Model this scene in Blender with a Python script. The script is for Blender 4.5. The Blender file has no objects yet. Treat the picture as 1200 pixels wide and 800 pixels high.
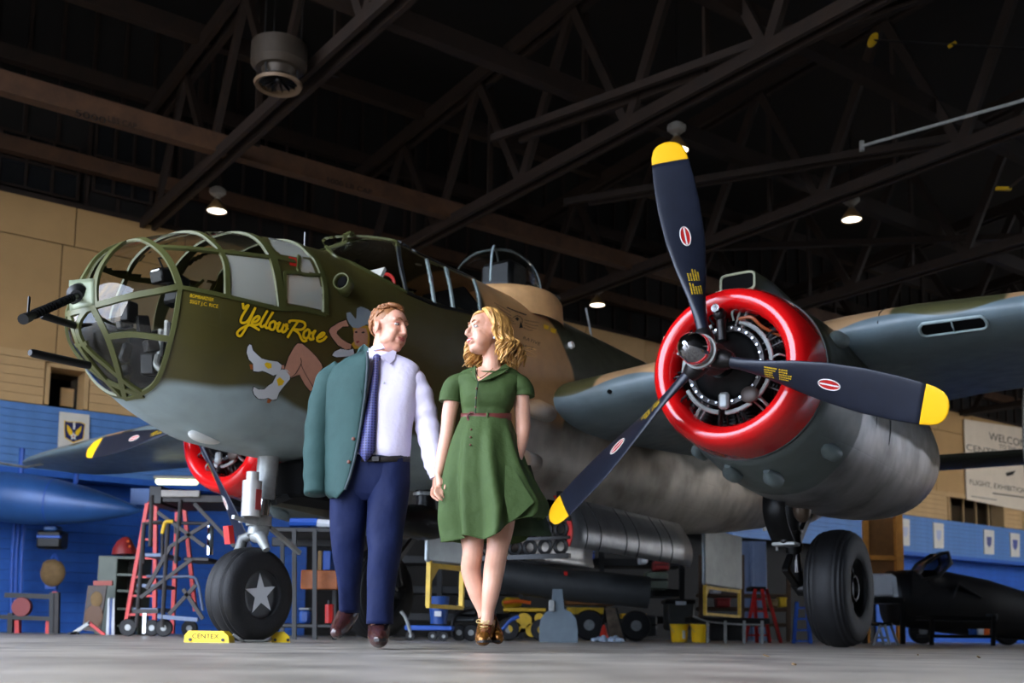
import bpy, math, random
import numpy as np
from mathutils import Vector, Matrix, Euler
random.seed(7)
rng = np.random.default_rng(7)
scene = bpy.context.scene
C = scene.collection
R = math.radians
PI = math.pi

# ------------------------------------------------------------------ camera
F, CY, PITCH, ROLL, CAMH = 1271.0, 594.6, R(6.65), R(.76), .09
cd = bpy.data.cameras.new('camera')
cd.sensor_width = 36; cd.lens = F / 1200 * 36; cd.shift_y = (CY - 400) / 1200
cd.clip_start = .02; cd.clip_end = 400
cd.dof.use_dof = True; cd.dof.focus_distance = 6.0; cd.dof.aperture_fstop = 2.4
cam = bpy.data.objects.new('camera', cd); C.objects.link(cam)
cam.matrix_world = Matrix.Translation((0, 0, CAMH)) @ Matrix.Rotation(R(90) + PITCH, 4, 'X') @ Matrix.Rotation(ROLL, 4, 'Z')
scene.camera = cam

# ------------------------------------------------------------------ sky, sun, exposure
wd = bpy.data.worlds.new('sky'); scene.world = wd; wd.use_nodes = True
nt = wd.node_tree; nt.nodes.clear()
wo = nt.nodes.new('ShaderNodeOutputWorld'); bg = nt.nodes.new('ShaderNodeBackground')
tc = nt.nodes.new('ShaderNodeTexCoord'); nz = nt.nodes.new('ShaderNodeTexNoise'); cr = nt.nodes.new('ShaderNodeValToRGB')
nz.inputs['Scale'].default_value = 3.2; nz.inputs['Detail'].default_value = 5
cr.color_ramp.elements[0].position = .40; cr.color_ramp.elements[0].color = (.50, .66, .95, 1)
cr.color_ramp.elements[1].position = .62; cr.color_ramp.elements[1].color = (1.0, .98, .95, 1)
nt.links.new(tc.outputs['Generated'], nz.inputs['Vector']); nt.links.new(nz.outputs['Fac'], cr.inputs['Fac'])
nt.links.new(cr.outputs['Color'], bg.inputs['Color']); nt.links.new(bg.outputs[0], wo.inputs['Surface'])
bg.inputs['Strength'].default_value = 12.5
sl = bpy.data.lights.new('sun', 'SUN'); sl.energy = 9.0; sl.angle = R(1.5); sl.color = (1, .94, .84)
sun = bpy.data.objects.new('sun', sl); C.objects.link(sun)
sun.rotation_euler = (Vector((-.62, -.52, -.80))).to_track_quat('-Z', 'Y').to_euler()
vs = scene.view_settings
scene.display_settings.display_device = 'sRGB'
vs.view_transform = 'Standard'; vs.look = 'None'; vs.gamma = 1; vs.use_curve_mapping = False
vs.exposure = 0.0
scene.cycles.use_denoising = True
scene.cycles.max_bounces = 8; scene.cycles.diffuse_bounces = 2
scene.cycles.transparent_max_bounces = 16
scene.cycles.caustics_reflective = False; scene.cycles.caustics_refractive = False
scene.cycles.sample_clamp_indirect = 6

# ------------------------------------------------------------------ frames of reference
def cam_ray(px, py):
    u2, v2 = px - 600, py - CY
    u = u2 * math.cos(ROLL) + v2 * math.sin(ROLL); v = -u2 * math.sin(ROLL) + v2 * math.cos(ROLL)
    x, zu = u / F, -v / F
    return np.array([x, math.cos(PITCH) - zu * math.sin(PITCH), math.sin(PITCH) + zu * math.cos(PITCH)])
CO = np.array([0, 0, CAMH])
def at_depth(px, py, y):
    d = cam_ray(px, py); return Vector(CO + d * (y / d[1]))
def ground(px, y):
    """floor point seen in image column px at distance y"""
    d = cam_ray(px, 745); return Vector((d[0] / d[1] * y, y, 0))
WO_ = np.array([-9.44, 20.]); WU = np.array([.806, .592]); WN = np.array([.592, -.806])   # back wall: origin, along, out of the wall
def W(s, v, z):
    p = WO_ + WU * s + WN * v; return Vector((p[0], p[1], z))
WANG = math.atan2(WU[1], WU[0])
def wall_px(px, py, v=0):
    d = cam_ray(px, py); o = CO[:2] - WO_
    t = (v - o @ WN) / (d[:2] @ WN); q = o + d[:2] * t
    return (q @ WU, CAMH + d[2] * t)

# ------------------------------------------------------------------ materials
MATS = {}
def S(r, g, b):
    f = lambda c: (c / 255 / 12.92) if c / 255 <= .04045 else ((c / 255 + .055) / 1.055) ** 2.4
    return (f(r), f(g), f(b))
def M(name, col, rough=.5, metal=0., var=0., vs_=6., bump=0., bs=40., emit=0., coat=0., stretch=None, spec=.5, col2=None, sheen=0):
    m = bpy.data.materials.new(name); m.use_nodes = True; MATS[name] = m
    n = m.node_tree.nodes; l = m.node_tree.links; p = n['Principled BSDF']
    p.inputs['Base Color'].default_value = (*col, 1); p.inputs['Roughness'].default_value = rough
    p.inputs['Metallic'].default_value = metal; p.inputs['Coat Weight'].default_value = coat
    p.inputs['Specular IOR Level'].default_value = spec
    if sheen: p.inputs['Sheen Weight'].default_value = sheen; p.inputs['Sheen Roughness'].default_value = .4
    if emit:
        p.inputs['Emission Color'].default_value = (*col, 1); p.inputs['Emission Strength'].default_value = emit
    if var or bump:
        t = n.new('ShaderNodeTexCoord'); src = t.outputs['Object']
        if stretch:
            mp = n.new('ShaderNodeMapping'); mp.inputs['Scale'].default_value = stretch; l.new(src, mp.inputs[0]); src = mp.outputs[0]
    if var:
        z = n.new('ShaderNodeTexNoise'); z.inputs['Scale'].default_value = vs_; z.inputs['Detail'].default_value = 5; z.inputs['Roughness'].default_value = .65
        l.new(src, z.inputs['Vector'])
        r = n.new('ShaderNodeValToRGB'); r.color_ramp.elements[0].position = .3; r.color_ramp.elements[1].position = .7
        d = 1 - var
        r.color_ramp.elements[0].color = (*(col2 if col2 else [c * d for c in col]), 1); r.color_ramp.elements[1].color = (*[min(1, c * (1 + var * .5)) for c in col], 1)
        l.new(z.outputs['Fac'], r.inputs['Fac']); l.new(r.outputs['Color'], p.inputs['Base Color'])
    if bump:
        z2 = n.new('ShaderNodeTexNoise'); z2.inputs['Scale'].default_value = bs; z2.inputs['Detail'].default_value = 3
        l.new(src, z2.inputs['Vector'])
        b = n.new('ShaderNodeBump'); b.inputs['Strength'].default_value = bump; b.inputs['Distance'].default_value = .02
        l.new(z2.outputs['Fac'], b.inputs['Height']); l.new(b.outputs['Normal'], p.inputs['Normal'])
    return m
def glass(name, tint, refl=1.0, haze=0.0, hazecol=(.6, .63, .6), ior=1.5):
    m = bpy.data.materials.new(name); m.use_nodes = True; n = m.node_tree.nodes; l = m.node_tree.links; n.clear()
    o = n.new('ShaderNodeOutputMaterial'); t = n.new('ShaderNodeBsdfTransparent'); g = n.new('ShaderNodeBsdfGlossy'); f = n.new('ShaderNodeLayerWeight')
    t.inputs[0].default_value = (*tint, 1); g.inputs['Roughness'].default_value = .03; f.inputs['Blend'].default_value = .5
    pw = n.new('ShaderNodeMath'); pw.operation = 'POWER'; l.new(f.outputs['Facing'], pw.inputs[0]); pw.inputs[1].default_value = 4
    mu = n.new('ShaderNodeMath'); mu.operation = 'MULTIPLY_ADD'; l.new(pw.outputs[0], mu.inputs[0]); mu.inputs[1].default_value = .85 * refl; mu.inputs[2].default_value = .05 * refl
    mx = n.new('ShaderNodeMixShader'); l.new(mu.outputs[0], mx.inputs[0])
    if haze:
        df = n.new('ShaderNodeBsdfDiffuse'); df.inputs[0].default_value = (*hazecol, 1)
        m2 = n.new('ShaderNodeMixShader'); m2.inputs[0].default_value = haze; l.new(t.outputs[0], m2.inputs[1]); l.new(df.outputs[0], m2.inputs[2]); l.new(m2.outputs[0], mx.inputs[1])
    else: l.new(t.outputs[0], mx.inputs[1])
    l.new(g.outputs[0], mx.inputs[2]); l.new(mx.outputs[0], o.inputs[0])
    MATS[name] = m; return m

# ------------------------------------------------------------------ mesh building
class MB:
    def __init__(s): s.v = []; s.f = []
    def add(s, vs, fs):
        o = len(s.v); s.v += [tuple(x) for x in vs]; s.f += [tuple(i + o for i in f) for f in fs]; return s
    def box(s, c, size, rot=None, bev=0):
        hx, hy, hz = [x / 2 for x in size]; c = Vector(c)
        if bev:
            b = min(bev, hx * .9, hy * .9, hz * .9); vs = []; idx = {}
            for i in (-1, 1):
                for j in (-1, 1):
                    for k in (-1, 1):
                        for ax in range(3):
                            p = [i * hx, j * hy, k * hz]
                            for q in range(3):
                                if q != ax: p[q] -= (i, j, k)[q] * b
                            idx[(i, j, k, ax)] = len(vs); vs.append(Vector(p))
            fs = []
            for ax in range(3):
                o = [q for q in range(3) if q != ax]
                for sg in (-1, 1):
                    quad = []
                    for u, w in ((-1, -1), (1, -1), (1, 1), (-1, 1)):
                        k = [0, 0, 0]; k[ax] = sg; k[o[0]] = u; k[o[1]] = w; quad.append(idx[(*k, ax)])
                    fs.append(quad)
                for u in (-1, 1):
                    for w in (-1, 1):
                        k0 = [0] * 3; k1 = [0] * 3; k0[ax] = -1; k1[ax] = 1; k0[o[0]] = k1[o[0]] = u; k0[o[1]] = k1[o[1]] = w
                        fs.append([idx[(*k0, o[0])], idx[(*k1, o[0])], idx[(*k1, o[1])], idx[(*k0, o[1])]])
            for i in (-1, 1):
                for j in (-1, 1):
                    for k in (-1, 1): fs.append([idx[(i, j, k, 0)], idx[(i, j, k, 1)], idx[(i, j, k, 2)]])
        else:
            vs = [Vector((i * hx, j * hy, k * hz)) for i in (-1, 1) for j in (-1, 1) for k in (-1, 1)]
            fs = [(0, 1, 3, 2), (4, 6, 7, 5), (0, 4, 5, 1), (2, 3, 7, 6), (0, 2, 6, 4), (1, 5, 7, 3)]
        if rot is not None:
            m = rot if isinstance(rot, Matrix) else Euler(rot).to_matrix()
            vs = [m @ x for x in vs]
        return s.add([c + x for x in vs], fs)
    def rings(s, rs, cap=True, closed=False):
        n = len(rs[0]); vs = [p for r in rs for p in r]; fs = []
        m = len(rs)
        for i in range(m if closed else m - 1):
            for j in range(n): fs.append((i * n + j, i * n + (j + 1) % n, ((i + 1) % m) * n + (j + 1) % n, ((i + 1) % m) * n + j))
        if cap and not closed: fs.append(tuple(range(n))[::-1]); fs.append(tuple((m - 1) * n + j for j in range(n)))
        return s.add(vs, fs)
    def tube(s, path, rad, n=8, cap=True, closed=False, flat=1.0, up=None):
        path = [Vector(p) for p in path]; m = len(path)
        rad = rad if isinstance(rad, (list, tuple, np.ndarray)) else [rad] * m
        rs = []; prev = None
        for i, p in enumerate(path):
            a = path[i - 1] if (i or closed) else p; b = path[(i + 1) % m] if (i < m - 1 or closed) else p
            t = (b - a).normalized() if (b - a).length > 1e-9 else Vector((0, 0, 1))
            if prev is None:
                u = Vector(up) if up is not None else (Vector((0, 0, 1)) if abs(t.z) < .9 else Vector((1, 0, 0)))
            else: u = prev
            u = (u - t * u.dot(t)); u = u.normalized() if u.length > 1e-6 else t.orthogonal().normalized(); prev = u; w = t.cross(u)
            rs.append([p + (u * math.cos(2 * PI * k / n) * flat + w * math.sin(2 * PI * k / n)) * rad[i] for k in range(n)])
        return s.rings(rs, cap, closed)
    def cyl(s, p0, p1, r0, r1=None, n=16): return s.tube([p0, p1], [r0, r0 if r1 is None else r1], n)
    def bar(s, p0, p1, w, h, up=(0, 0, 1)):
        p0, p1 = Vector(p0), Vector(p1); t = (p1 - p0).normalized(); u = Vector(up)
        if abs(t.dot(u)) > .98: u = Vector((1, 0, 0))
        u = (u - t * u.dot(t)).normalized(); x = t.cross(u)
        r = lambda p: [p + x * w / 2 + u * h / 2, p - x * w / 2 + u * h / 2, p - x * w / 2 - u * h / 2, p + x * w / 2 - u * h / 2]
        return s.rings([r(p0), r(p1)])
    def lathe(s, prof, c=(0, 0, 0), axis='Z', n=32, cap=False, arc=None):
        c = Vector(c); rs = []
        for (h, r) in prof:
            ring = []
            for k in range(n):
                t = 2 * PI * k / n; a, b = r * math.cos(t), r * math.sin(t)
                ring.append(c + (Vector((a, b, h)) if axis == 'Z' else Vector((h, a, b)) if axis == 'X' else Vector((a, h, b))))
            rs.append(ring)
        return s.rings(rs, cap)
    def ell(s, c, r, rot=None, nu=16, nv=10):
        c = Vector(c); r = (r, r, r) if isinstance(r, (int, float)) else r
        m = (rot if isinstance(rot, Matrix) else Euler(rot).to_matrix()) if rot is not None else None
        vs = []; fs = []
        for i in range(nv + 1):
            p = -PI / 2 + PI * i / nv
            for k in range(nu):
                t = 2 * PI * k / nu
                q = Vector((r[0] * math.cos(p) * math.cos(t), r[1] * math.cos(p) * math.sin(t), r[2] * math.sin(p)))
                vs.append(c + (m @ q if m else q))
        for i in range(nv):
            for k in range(nu): fs.append((i * nu + k, i * nu + (k + 1) % nu, (i + 1) * nu + (k + 1) % nu, (i + 1) * nu + k))
        return s.add(vs, fs)
    def prism(s, poly, d):
        """poly: list of 3-D points, d: extrusion vector"""
        d = Vector(d); a = [Vector(p) for p in poly]; b = [p + d for p in a]; n = len(a)
        fs = [tuple(range(n))[::-1], tuple(range(n, 2 * n))] + [(i, (i + 1) % n, n + (i + 1) % n, n + i) for i in range(n)]
        return s.add(a + b, fs)
    def grid(s, pts, thick=None):
        """pts[i][j] sheet"""
        m, n = len(pts), len(pts[0]); vs = [p for r in pts for p in r]
        fs = [(i * n + j, i * n + j + 1, (i + 1) * n + j + 1, (i + 1) * n + j) for i in range(m - 1) for j in range(n - 1)]
        return s.add(vs, fs)
    def obj(s, name, mat, parent=None, smooth=True, weld=False, ang=40, solid=0, sub=0, **k):
        me = bpy.data.meshes.new(name); me.from_pydata(s.v, [], s.f); me.validate(clean_customdata=False)
        return mobj(name, me, mat, parent, smooth, weld, ang, solid, sub, **k)
def mobj(name, me, mat, parent=None, smooth=True, weld=False, ang=40, solid=0, sub=0, **k):
    import bmesh
    bm = bmesh.new(); bm.from_mesh(me)
    if weld: bmesh.ops.remove_doubles(bm, verts=bm.verts, dist=1e-5)
    bmesh.ops.recalc_face_normals(bm, faces=bm.faces); bm.to_mesh(me); bm.free()
    o = bpy.data.objects.new(name, me); C.objects.link(o)
    if mat is not None:
        for mm in (mat if isinstance(mat, list) else [mat]): me.materials.append(MATS[mm] if isinstance(mm, str) else mm)
    if smooth:
        me.shade_smooth() if hasattr(me, 'shade_smooth') else None
        if ang < 170: me.set_sharp_from_angle(angle=R(ang))
    if solid: md = o.modifiers.new('solid', 'SOLIDIFY'); md.thickness = solid; md.offset = 0
    if sub: md = o.modifiers.new('sub', 'SUBSURF'); md.levels = sub; md.render_levels = sub
    o.parent = parent
    for a, b in k.items(): o[a] = b
    return o
def thing(name, label, cat, loc=(0, 0, 0), rotz=0, group=None, rot=None):
    o = bpy.data.objects.new(name, None); C.objects.link(o); o.location = loc
    o.rotation_euler = rot if rot else (0, 0, rotz); o.empty_display_size = .1
    o['label'] = label; o['category'] = cat
    if group: o['group'] = group
    return o
def tag(o, label, cat, group=None):
    o['label'] = label; o['category'] = cat
    if group: o['group'] = group
    return o
def struct(o): o['kind'] = 'structure'; return o
def dup(o, parent=None, **k):
    c = o.copy(); C.objects.link(c); c.parent = parent
    for a, b in k.items(): c[a] = b
    for ch in list(o.children): dup(ch, c)
    return c
def text_mesh(txt, size=1, extrude=0.0, shear=0., align='LEFT', spacing=1.0):
    cu = bpy.data.curves.new('t', 'FONT'); cu.body = txt; cu.size = size; cu.extrude = extrude; cu.shear = shear; cu.align_x = align; cu.space_character = spacing
    cu.resolution_u = 3
    o = bpy.data.objects.new('t', cu); C.objects.link(o); bpy.context.view_layer.update()
    me = bpy.data.meshes.new_from_object(o.evaluated_get(bpy.context.evaluated_depsgraph_get()))
    bpy.data.objects.remove(o); bpy.data.curves.remove(cu); return me
def pchip(xs, ys):
    xs, ys = np.array(xs, float), np.array(ys, float); h = np.diff(xs); d = np.diff(ys) / h; m = np.zeros(len(xs))
    for i in range(1, len(xs) - 1):
        if d[i - 1] * d[i] > 0: w1 = 2 * h[i] + h[i - 1]; w2 = h[i] + 2 * h[i - 1]; m[i] = (w1 + w2) / (w1 / d[i - 1] + w2 / d[i])
    m[0] = d[0]; m[-1] = d[-1]
    def f(x):
        x = np.clip(x, xs[0], xs[-1]); i = np.clip(np.searchsorted(xs, x) - 1, 0, len(xs) - 2); t = (x - xs[i]) / h[i]
        return (2 * t**3 - 3 * t**2 + 1) * ys[i] + (t**3 - 2 * t**2 + t) * h[i] * m[i] + (-2 * t**3 + 3 * t**2) * ys[i + 1] + (t**3 - t**2) * h[i] * m[i + 1]
    return f
def inpoly(x, y, poly):
    x = np.asarray(x); y = np.asarray(y); ins = np.zeros(x.shape, bool); n = len(poly)
    for i in range(n):
        x1, y1 = poly[i]; x2, y2 = poly[(i + 1) % n]
        c = ((y1 > y) != (y2 > y)) & (x < (x2 - x1) * (y - y1) / (y2 - y1 + 1e-12) + x1); ins ^= c
    return ins
def smoothpath(pts, n=8):
    """Catmull-Rom through points"""
    p = [np.array(q, float) for q in pts]; p = [2 * p[0] - p[1]] + p + [2 * p[-1] - p[-2]]; out = []
    for i in range(1, len(p) - 2):
        for k in range(n):
            t = k / n; out.append(.5 * ((2 * p[i]) + (-p[i - 1] + p[i + 1]) * t + (2 * p[i - 1] - 5 * p[i] + 4 * p[i + 1] - p[i + 2]) * t * t + (-p[i - 1] + 3 * p[i] - 3 * p[i + 1] + p[i + 2]) * t**3))
    out.append(p[-2]); return out

# plain materials
M('steel_dark', S(50, 48, 48), .4, .8, .3, 12); M('steel_bright', S(190, 190, 190), .22, 1.0, .15, 20); M('chrome', S(205, 205, 210), .06, 1.0)
M('aluminium', S(150, 152, 155), .38, .9, .25, 4, .15, 18)
M('black_metal', S(11, 11, 12), .42, .1, .3, 10, spec=.35); M('black_matte', S(8, 8, 8), .9, spec=.1); M('rubber', S(20, 20, 22), .6, 0, .35, 9, .15, 60, spec=.35)
M('white_paint', S(225, 225, 220), .5); M('gear_grey', S(150, 152, 150), .42, .3, .3, 9); M('dark_grey', S(40, 43, 45), .5, .1, .25, 8)
M('prop_blue', S(29, 33, 46), .38, .1, .25, 5, .03, 60); M('prop_yellow', S(255, 190, 20), .4); M('red_gloss', S(212, 16, 19), .2, 0, .06, 3, 0, 1, 0, .6)
M('red_paint', S(190, 30, 26), .45, 0, .2, 6); M('yellow_paint', S(240, 200, 20), .45, 0, .15, 6); M('yellow_dirty', S(205, 165, 30), .5, 0, .3, 6)
M('blue_paint', S(30, 80, 170), .5, 0, .2, 6); M('olive_frame', S(74, 76, 38), .45, .05, .15, 6); M('pale_metal', S(150, 165, 165), .45, .1, .2, 8)
M('art_white', S(200, 202, 205), .5); M('art_skin', S(196, 140, 115), .5, 0, .12, 9); M('art_black', S(14, 13, 10), .5); M('art_yellow', S(235, 190, 20), .5); M('art_brown', S(160, 84, 30), .5)
M('art_hat', S(140, 152, 158), .5, 0, .1, 5); M('art_hair', S(190, 145, 40), .5); M('art_red', S(150, 50, 50), .5); M('orange_paint', S(215, 95, 25), .5)
M('wire_brown', S(140, 70, 30), .5); M('dark_wood', S(70, 48, 28), .7, 0, .4, 5, .2, 30, stretch=(1, 1, 1))
glass('clear_pane', (.90, .90, .87), 1.0); glass('dusty_pane', (.82, .82, .74), 1.0, .5, (.74, .74, .64)); glass('bubble_pane', (.88, .88, .86), 2.4); glass('dark_pane', (.35, .36, .36), 1.2)
# ================================================================== AIRCRAFT
# local frame of the aircraft: x forward, y to port, z up; a = metres aft of the nose datum
PX, PY, PSI, PP = -3.11, 6.93, R(33.5), R(-.5)
FWD = np.array([-math.sin(PSI), -math.cos(PSI)])
plane = thing('bomber_aircraft', 'olive and tan twin-engined bomber with glazed nose, nose art and red cowlings', 'airplane')
plane.location = (PX, PY, -4 * math.sin(PP)); plane.rotation_euler = Euler((0, PP, math.atan2(FWD[1], FWD[0])), 'XYZ')
PM = Matrix.Translation(plane.location) @ plane.rotation_euler.to_matrix().to_4x4(); PMI = PM.inverted()
PMn, PMIn = np.array(PM), np.array(PMI)
def A(a, b, c): return Vector((-a, b, c))
CAML = (PMIn @ np.array([0, 0, CAMH, 1]))[:3]
def lray(px, py): return PMIn[:3, :3] @ cam_ray(px, py)
def to_px(P):
    """aircraft-local points (n,3) -> pixels"""
    P = np.atleast_2d(P); w = P @ PMn[:3, :3].T + PMn[:3, 3]
    x, y, z = w[:, 0], w[:, 1], w[:, 2] - CAMH
    yf = y * math.cos(PITCH) + z * math.sin(PITCH); zu = -y * math.sin(PITCH) + z * math.cos(PITCH)
    u = F * x / yf; v = -F * zu / yf
    return np.column_stack([600 + u * math.cos(ROLL) - v * math.sin(ROLL), CY + u * math.sin(ROLL) + v * math.cos(ROLL)])
ST = np.array([(.24, 2.12, 2.12, .0, 2.1), (.30, 2.40, 1.97, .195, 2.1), (.44, 2.665, 1.865, .365, 2.15), (.69, 2.844, 1.719, .56, 2.2), (1.04, 2.996, 1.569, .658, 2.3),
    (1.44, 3.119, 1.475, .702, 2.35), (1.94, 3.215, 1.464, .71, 2.4), (2.35, 3.27, 1.47, .71, 2.4), (3.15, 3.63, 1.46, .71, 2.4), (3.6, 3.645, 1.45, .71, 2.45), (5.5, 3.65, 1.45, .72, 2.6),
    (8, 3.655, 1.45, .72, 2.6), (9, 3.65, 1.5, .71, 2.6), (11, 3.6, 1.68, .66, 2.5), (13, 3.52, 1.95, .55, 2.4), (15, 3.45, 2.2, .42, 2.3), (16.3, 3.3, 2.5, .2, 2.2)])
_q = np.sqrt(ST[:, 0] - .24); fT, fB, fW, fN = [pchip(_q, ST[:, k]) for k in (1, 2, 3, 4)]
def fus(a): q = np.sqrt(np.maximum(a - .24, 0)); return fT(q), fB(q), np.maximum(fW(q), 1e-4), fN(q)
def fpos(a, th):
    t, b, w, n = fus(a); e = 2 / n; c, s = np.cos(th), np.sin(th)
    y = w * np.sign(c) * np.abs(c)**e; z = (t + b) / 2 + np.maximum((t - b) / 2, 1e-4) * np.sign(s) * np.abs(s)**e
    return np.stack([-a + 0 * y, y, z], -1)
def fF(P):
    P = np.asarray(P, float); a = np.maximum(-P[..., 0], .2401); t, b, w, n = fus(a)
    v = (np.abs(P[..., 1]) / w)**n + (np.abs(P[..., 2] - (t + b) / 2) / np.maximum((t - b) / 2, 1e-4))**n - 1
    return np.where(-P[..., 0] < .24, 5., v)
def fnorm(P):
    P = np.asarray(P, float); g = np.zeros_like(P); h = 2e-3
    for k in range(3):
        d = np.zeros(3); d[k] = h; g[..., k] = np.minimum(fF(P + d), 9) - np.minimum(fF(P - d), 9)
    return g / (np.linalg.norm(g, axis=-1, keepdims=True) + 1e-12)
def hit(px, py):
    """fuselage skin point seen at a pixel (aircraft-local)"""
    d = lray(px, py); d = d / np.linalg.norm(d); ts = np.linspace(5.5, 24, 420); P = CAML + ts[:, None] * d
    i = np.argmax(fF(P) < 0)
    if fF(P[i]) >= 0:      # just off the outline: nearest approach
        k = np.argmin(np.where(np.abs(P[:, 0]) < 16, fF(P), 99)); return P[k]
    lo, hi = ts[i - 1], ts[i]
    for _ in range(24):
        m = (lo + hi) / 2
        if fF(CAML + m * d) < 0: hi = m
        else: lo = m
    return CAML + hi * d
def ribbon(mb, path, w, h=.014, sink=.006, nf=fnorm):
    path = [np.array(p, float) for p in path]; rs = []
    for i, p in enumerate(path):
        t = path[min(i + 1, len(path) - 1)] - path[max(i - 1, 0)]; t /= np.linalg.norm(t) + 1e-9; n = nf(p); s = np.cross(t, n); s /= np.linalg.norm(s) + 1e-9
        ww = w[i] if isinstance(w, list) else w
        rs.append([Vector(p + s * ww / 2 - n * sink), Vector(p + s * ww * .42 + n * h), Vector(p - s * ww * .42 + n * h), Vector(p - s * ww / 2 - n * sink)])
    return mb.rings(rs)
def mirror(path): return [np.array([p[0], -p[1], p[2]]) for p in path]

# ---- camouflage paint as a function of place on the airframe
class NX:
    def __init__(s, m): s.m = m; s.n = m.node_tree.nodes; s.l = m.node_tree.links
    def val(s, x, i):
        if isinstance(x, (int, float)): i.default_value = x
        elif isinstance(x, tuple): i.default_value = (*x, 1) if len(x) == 3 else x
        else: s.l.new(x, i)
    def math(s, op, a, b=0., c=None):
        n = s.n.new('ShaderNodeMath'); n.operation = op; s.val(a, n.inputs[0]); s.val(b, n.inputs[1])
        if c is not None: s.val(c, n.inputs[2])
        return n.outputs[0]
    def step(s, x, e0, e1):
        n = s.n.new('ShaderNodeMapRange'); n.interpolation_type = 'SMOOTHSTEP'; s.val(x, n.inputs['Value']); s.val(e0, n.inputs['From Min']); s.val(e1, n.inputs['From Max']); return n.outputs[0]
    def noise(s, vec, scale, detail=3):
        n = s.n.new('ShaderNodeTexNoise'); n.inputs['Scale'].default_value = scale; n.inputs['Detail'].default_value = detail; s.l.new(vec, n.inputs['Vector']); return n.outputs['Fac']
    def mix(s, f, a, b):
        n = s.n.new('ShaderNodeMix'); n.data_type = 'RGBA'; s.val(f, n.inputs['Factor']); s.val(a, n.inputs[6]); s.val(b, n.inputs[7]); return n.outputs[2]
    def comb(s, x, y, z):
        n = s.n.new('ShaderNodeCombineXYZ'); s.val(x, n.inputs[0]); s.val(y, n.inputs[1]); s.val(z, n.inputs[2]); return n.outputs[0]
OLIVE, GREY, TAN, BARE = S(70, 64, 28), S(140, 155, 157), S(196, 150, 100), S(196, 190, 180)
DKOL = S(52, 54, 38)
def paint(name, fn):
    m = bpy.data.materials.new(name); m.use_nodes = True; MATS[name] = m; x = NX(m); p = x.n['Principled BSDF']
    tc = x.n.new('ShaderNodeTexCoord'); o = tc.outputs['Object']; sp = x.n.new('ShaderNodeSeparateXYZ'); x.l.new(o, sp.inputs[0])
    a = x.math('MULTIPLY', sp.outputs[0], -1.); b = sp.outputs[1]; c = sp.outputs[2]
    wob = x.math('SUBTRACT', x.noise(o, 1.1, 1), .5)
    col, bare = fn(x, a, b, c, o, wob)
    dirt = x.noise(o, 3.5, 6); col = x.mix(x.math('MULTIPLY', x.step(dirt, .35, .8), .26), col, (.02, .018, .012))
    x.l.new(col, p.inputs['Base Color'])
    x.val(x.math('MULTIPLY', bare, .9), p.inputs['Metallic'])
    x.val(x.math('ADD', .40, x.math('MULTIPLY', x.math('SUBTRACT', x.noise(o, 6, 4), .5), .35)), p.inputs['Roughness'])
    # skin panels: fine seams and rows of rivets as relief, slight oil-canning
    br = x.n.new('ShaderNodeTexBrick'); br.inputs['Scale'].default_value = 1.; br.inputs['Mortar Size'].default_value = .006; br.inputs['Brick Width'].default_value = .62; br.inputs['Row Height'].default_value = .36
    br.inputs['Color1'].default_value = br.inputs['Color2'].default_value = (1, 1, 1, 1); br.inputs['Mortar'].default_value = (0, 0, 0, 1)
    x.l.new(x.comb(a, c, 0.), br.inputs['Vector'])
    wv = x.noise(o, 2.6, 2); hgt = x.math('ADD', x.math('MULTIPLY', br.outputs['Color'], .25), x.math('MULTIPLY', wv, .45))
    bp = x.n.new('ShaderNodeBump'); bp.inputs['Strength'].default_value = .35; bp.inputs['Distance'].default_value = .03; x.l.new(hgt, bp.inputs['Height']); x.l.new(bp.outputs['Normal'], p.inputs['Normal'])
    return m
def _fus(x, a, b, c, o, w):
    g = x.math('SUBTRACT', 1., x.step(x.math('ADD', c, x.math('MULTIPLY', w, .25)), 1.74, 1.80))
    col = x.mix(g, OLIVE, GREY)
    t0 = x.step(x.math('ADD', a, x.math('MULTIPLY', w, .1)), 4.12, 4.18)
    t1 = x.math('SUBTRACT', 1., x.step(x.math('ADD', x.math('ADD', a, x.math('MULTIPLY', w, .5)), x.math('MULTIPLY', x.math('ABSOLUTE', x.math('SUBTRACT', c, 2.7)), .25)), 5.62, 5.68))
    col = x.mix(x.math('MULTIPLY', t0, x.math('SUBTRACT', 1., t1)), col, DKOL)
    col = x.mix(x.math('MULTIPLY', t0, t1), col, TAN)
    # bare belly aft
    bm = x.math('MULTIPLY', x.step(a, 4.6, 4.9), x.math('SUBTRACT', 1., x.step(x.math('ADD', c, x.math('MULTIPLY', w, .6)), 2.25, 2.42)))
    bc = x.mix(x.step(x.noise(o, 2.0, 5), .35, .75), BARE, S(140, 132, 120))
    return x.mix(bm, col, bc), x.math('MULTIPLY', bm, .5)
def _nac(x, a, b, c, o, w):
    up = x.step(x.math('ADD', c, x.math('MULTIPLY', w, .3)), 2.1, 2.16)
    af = x.step(x.math('ADD', a, x.math('MULTIPLY', w, .4)), 5.55, 5.6)
    low = x.mix(af, S(96, 106, 104), x.mix(x.step(x.noise(o, 2.2, 5), .35, .8), S(190, 190, 190), S(128, 128, 128)))
    return x.mix(up, low, DKOL), x.math('MULTIPLY', af, x.math('SUBTRACT', 1., up))
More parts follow.
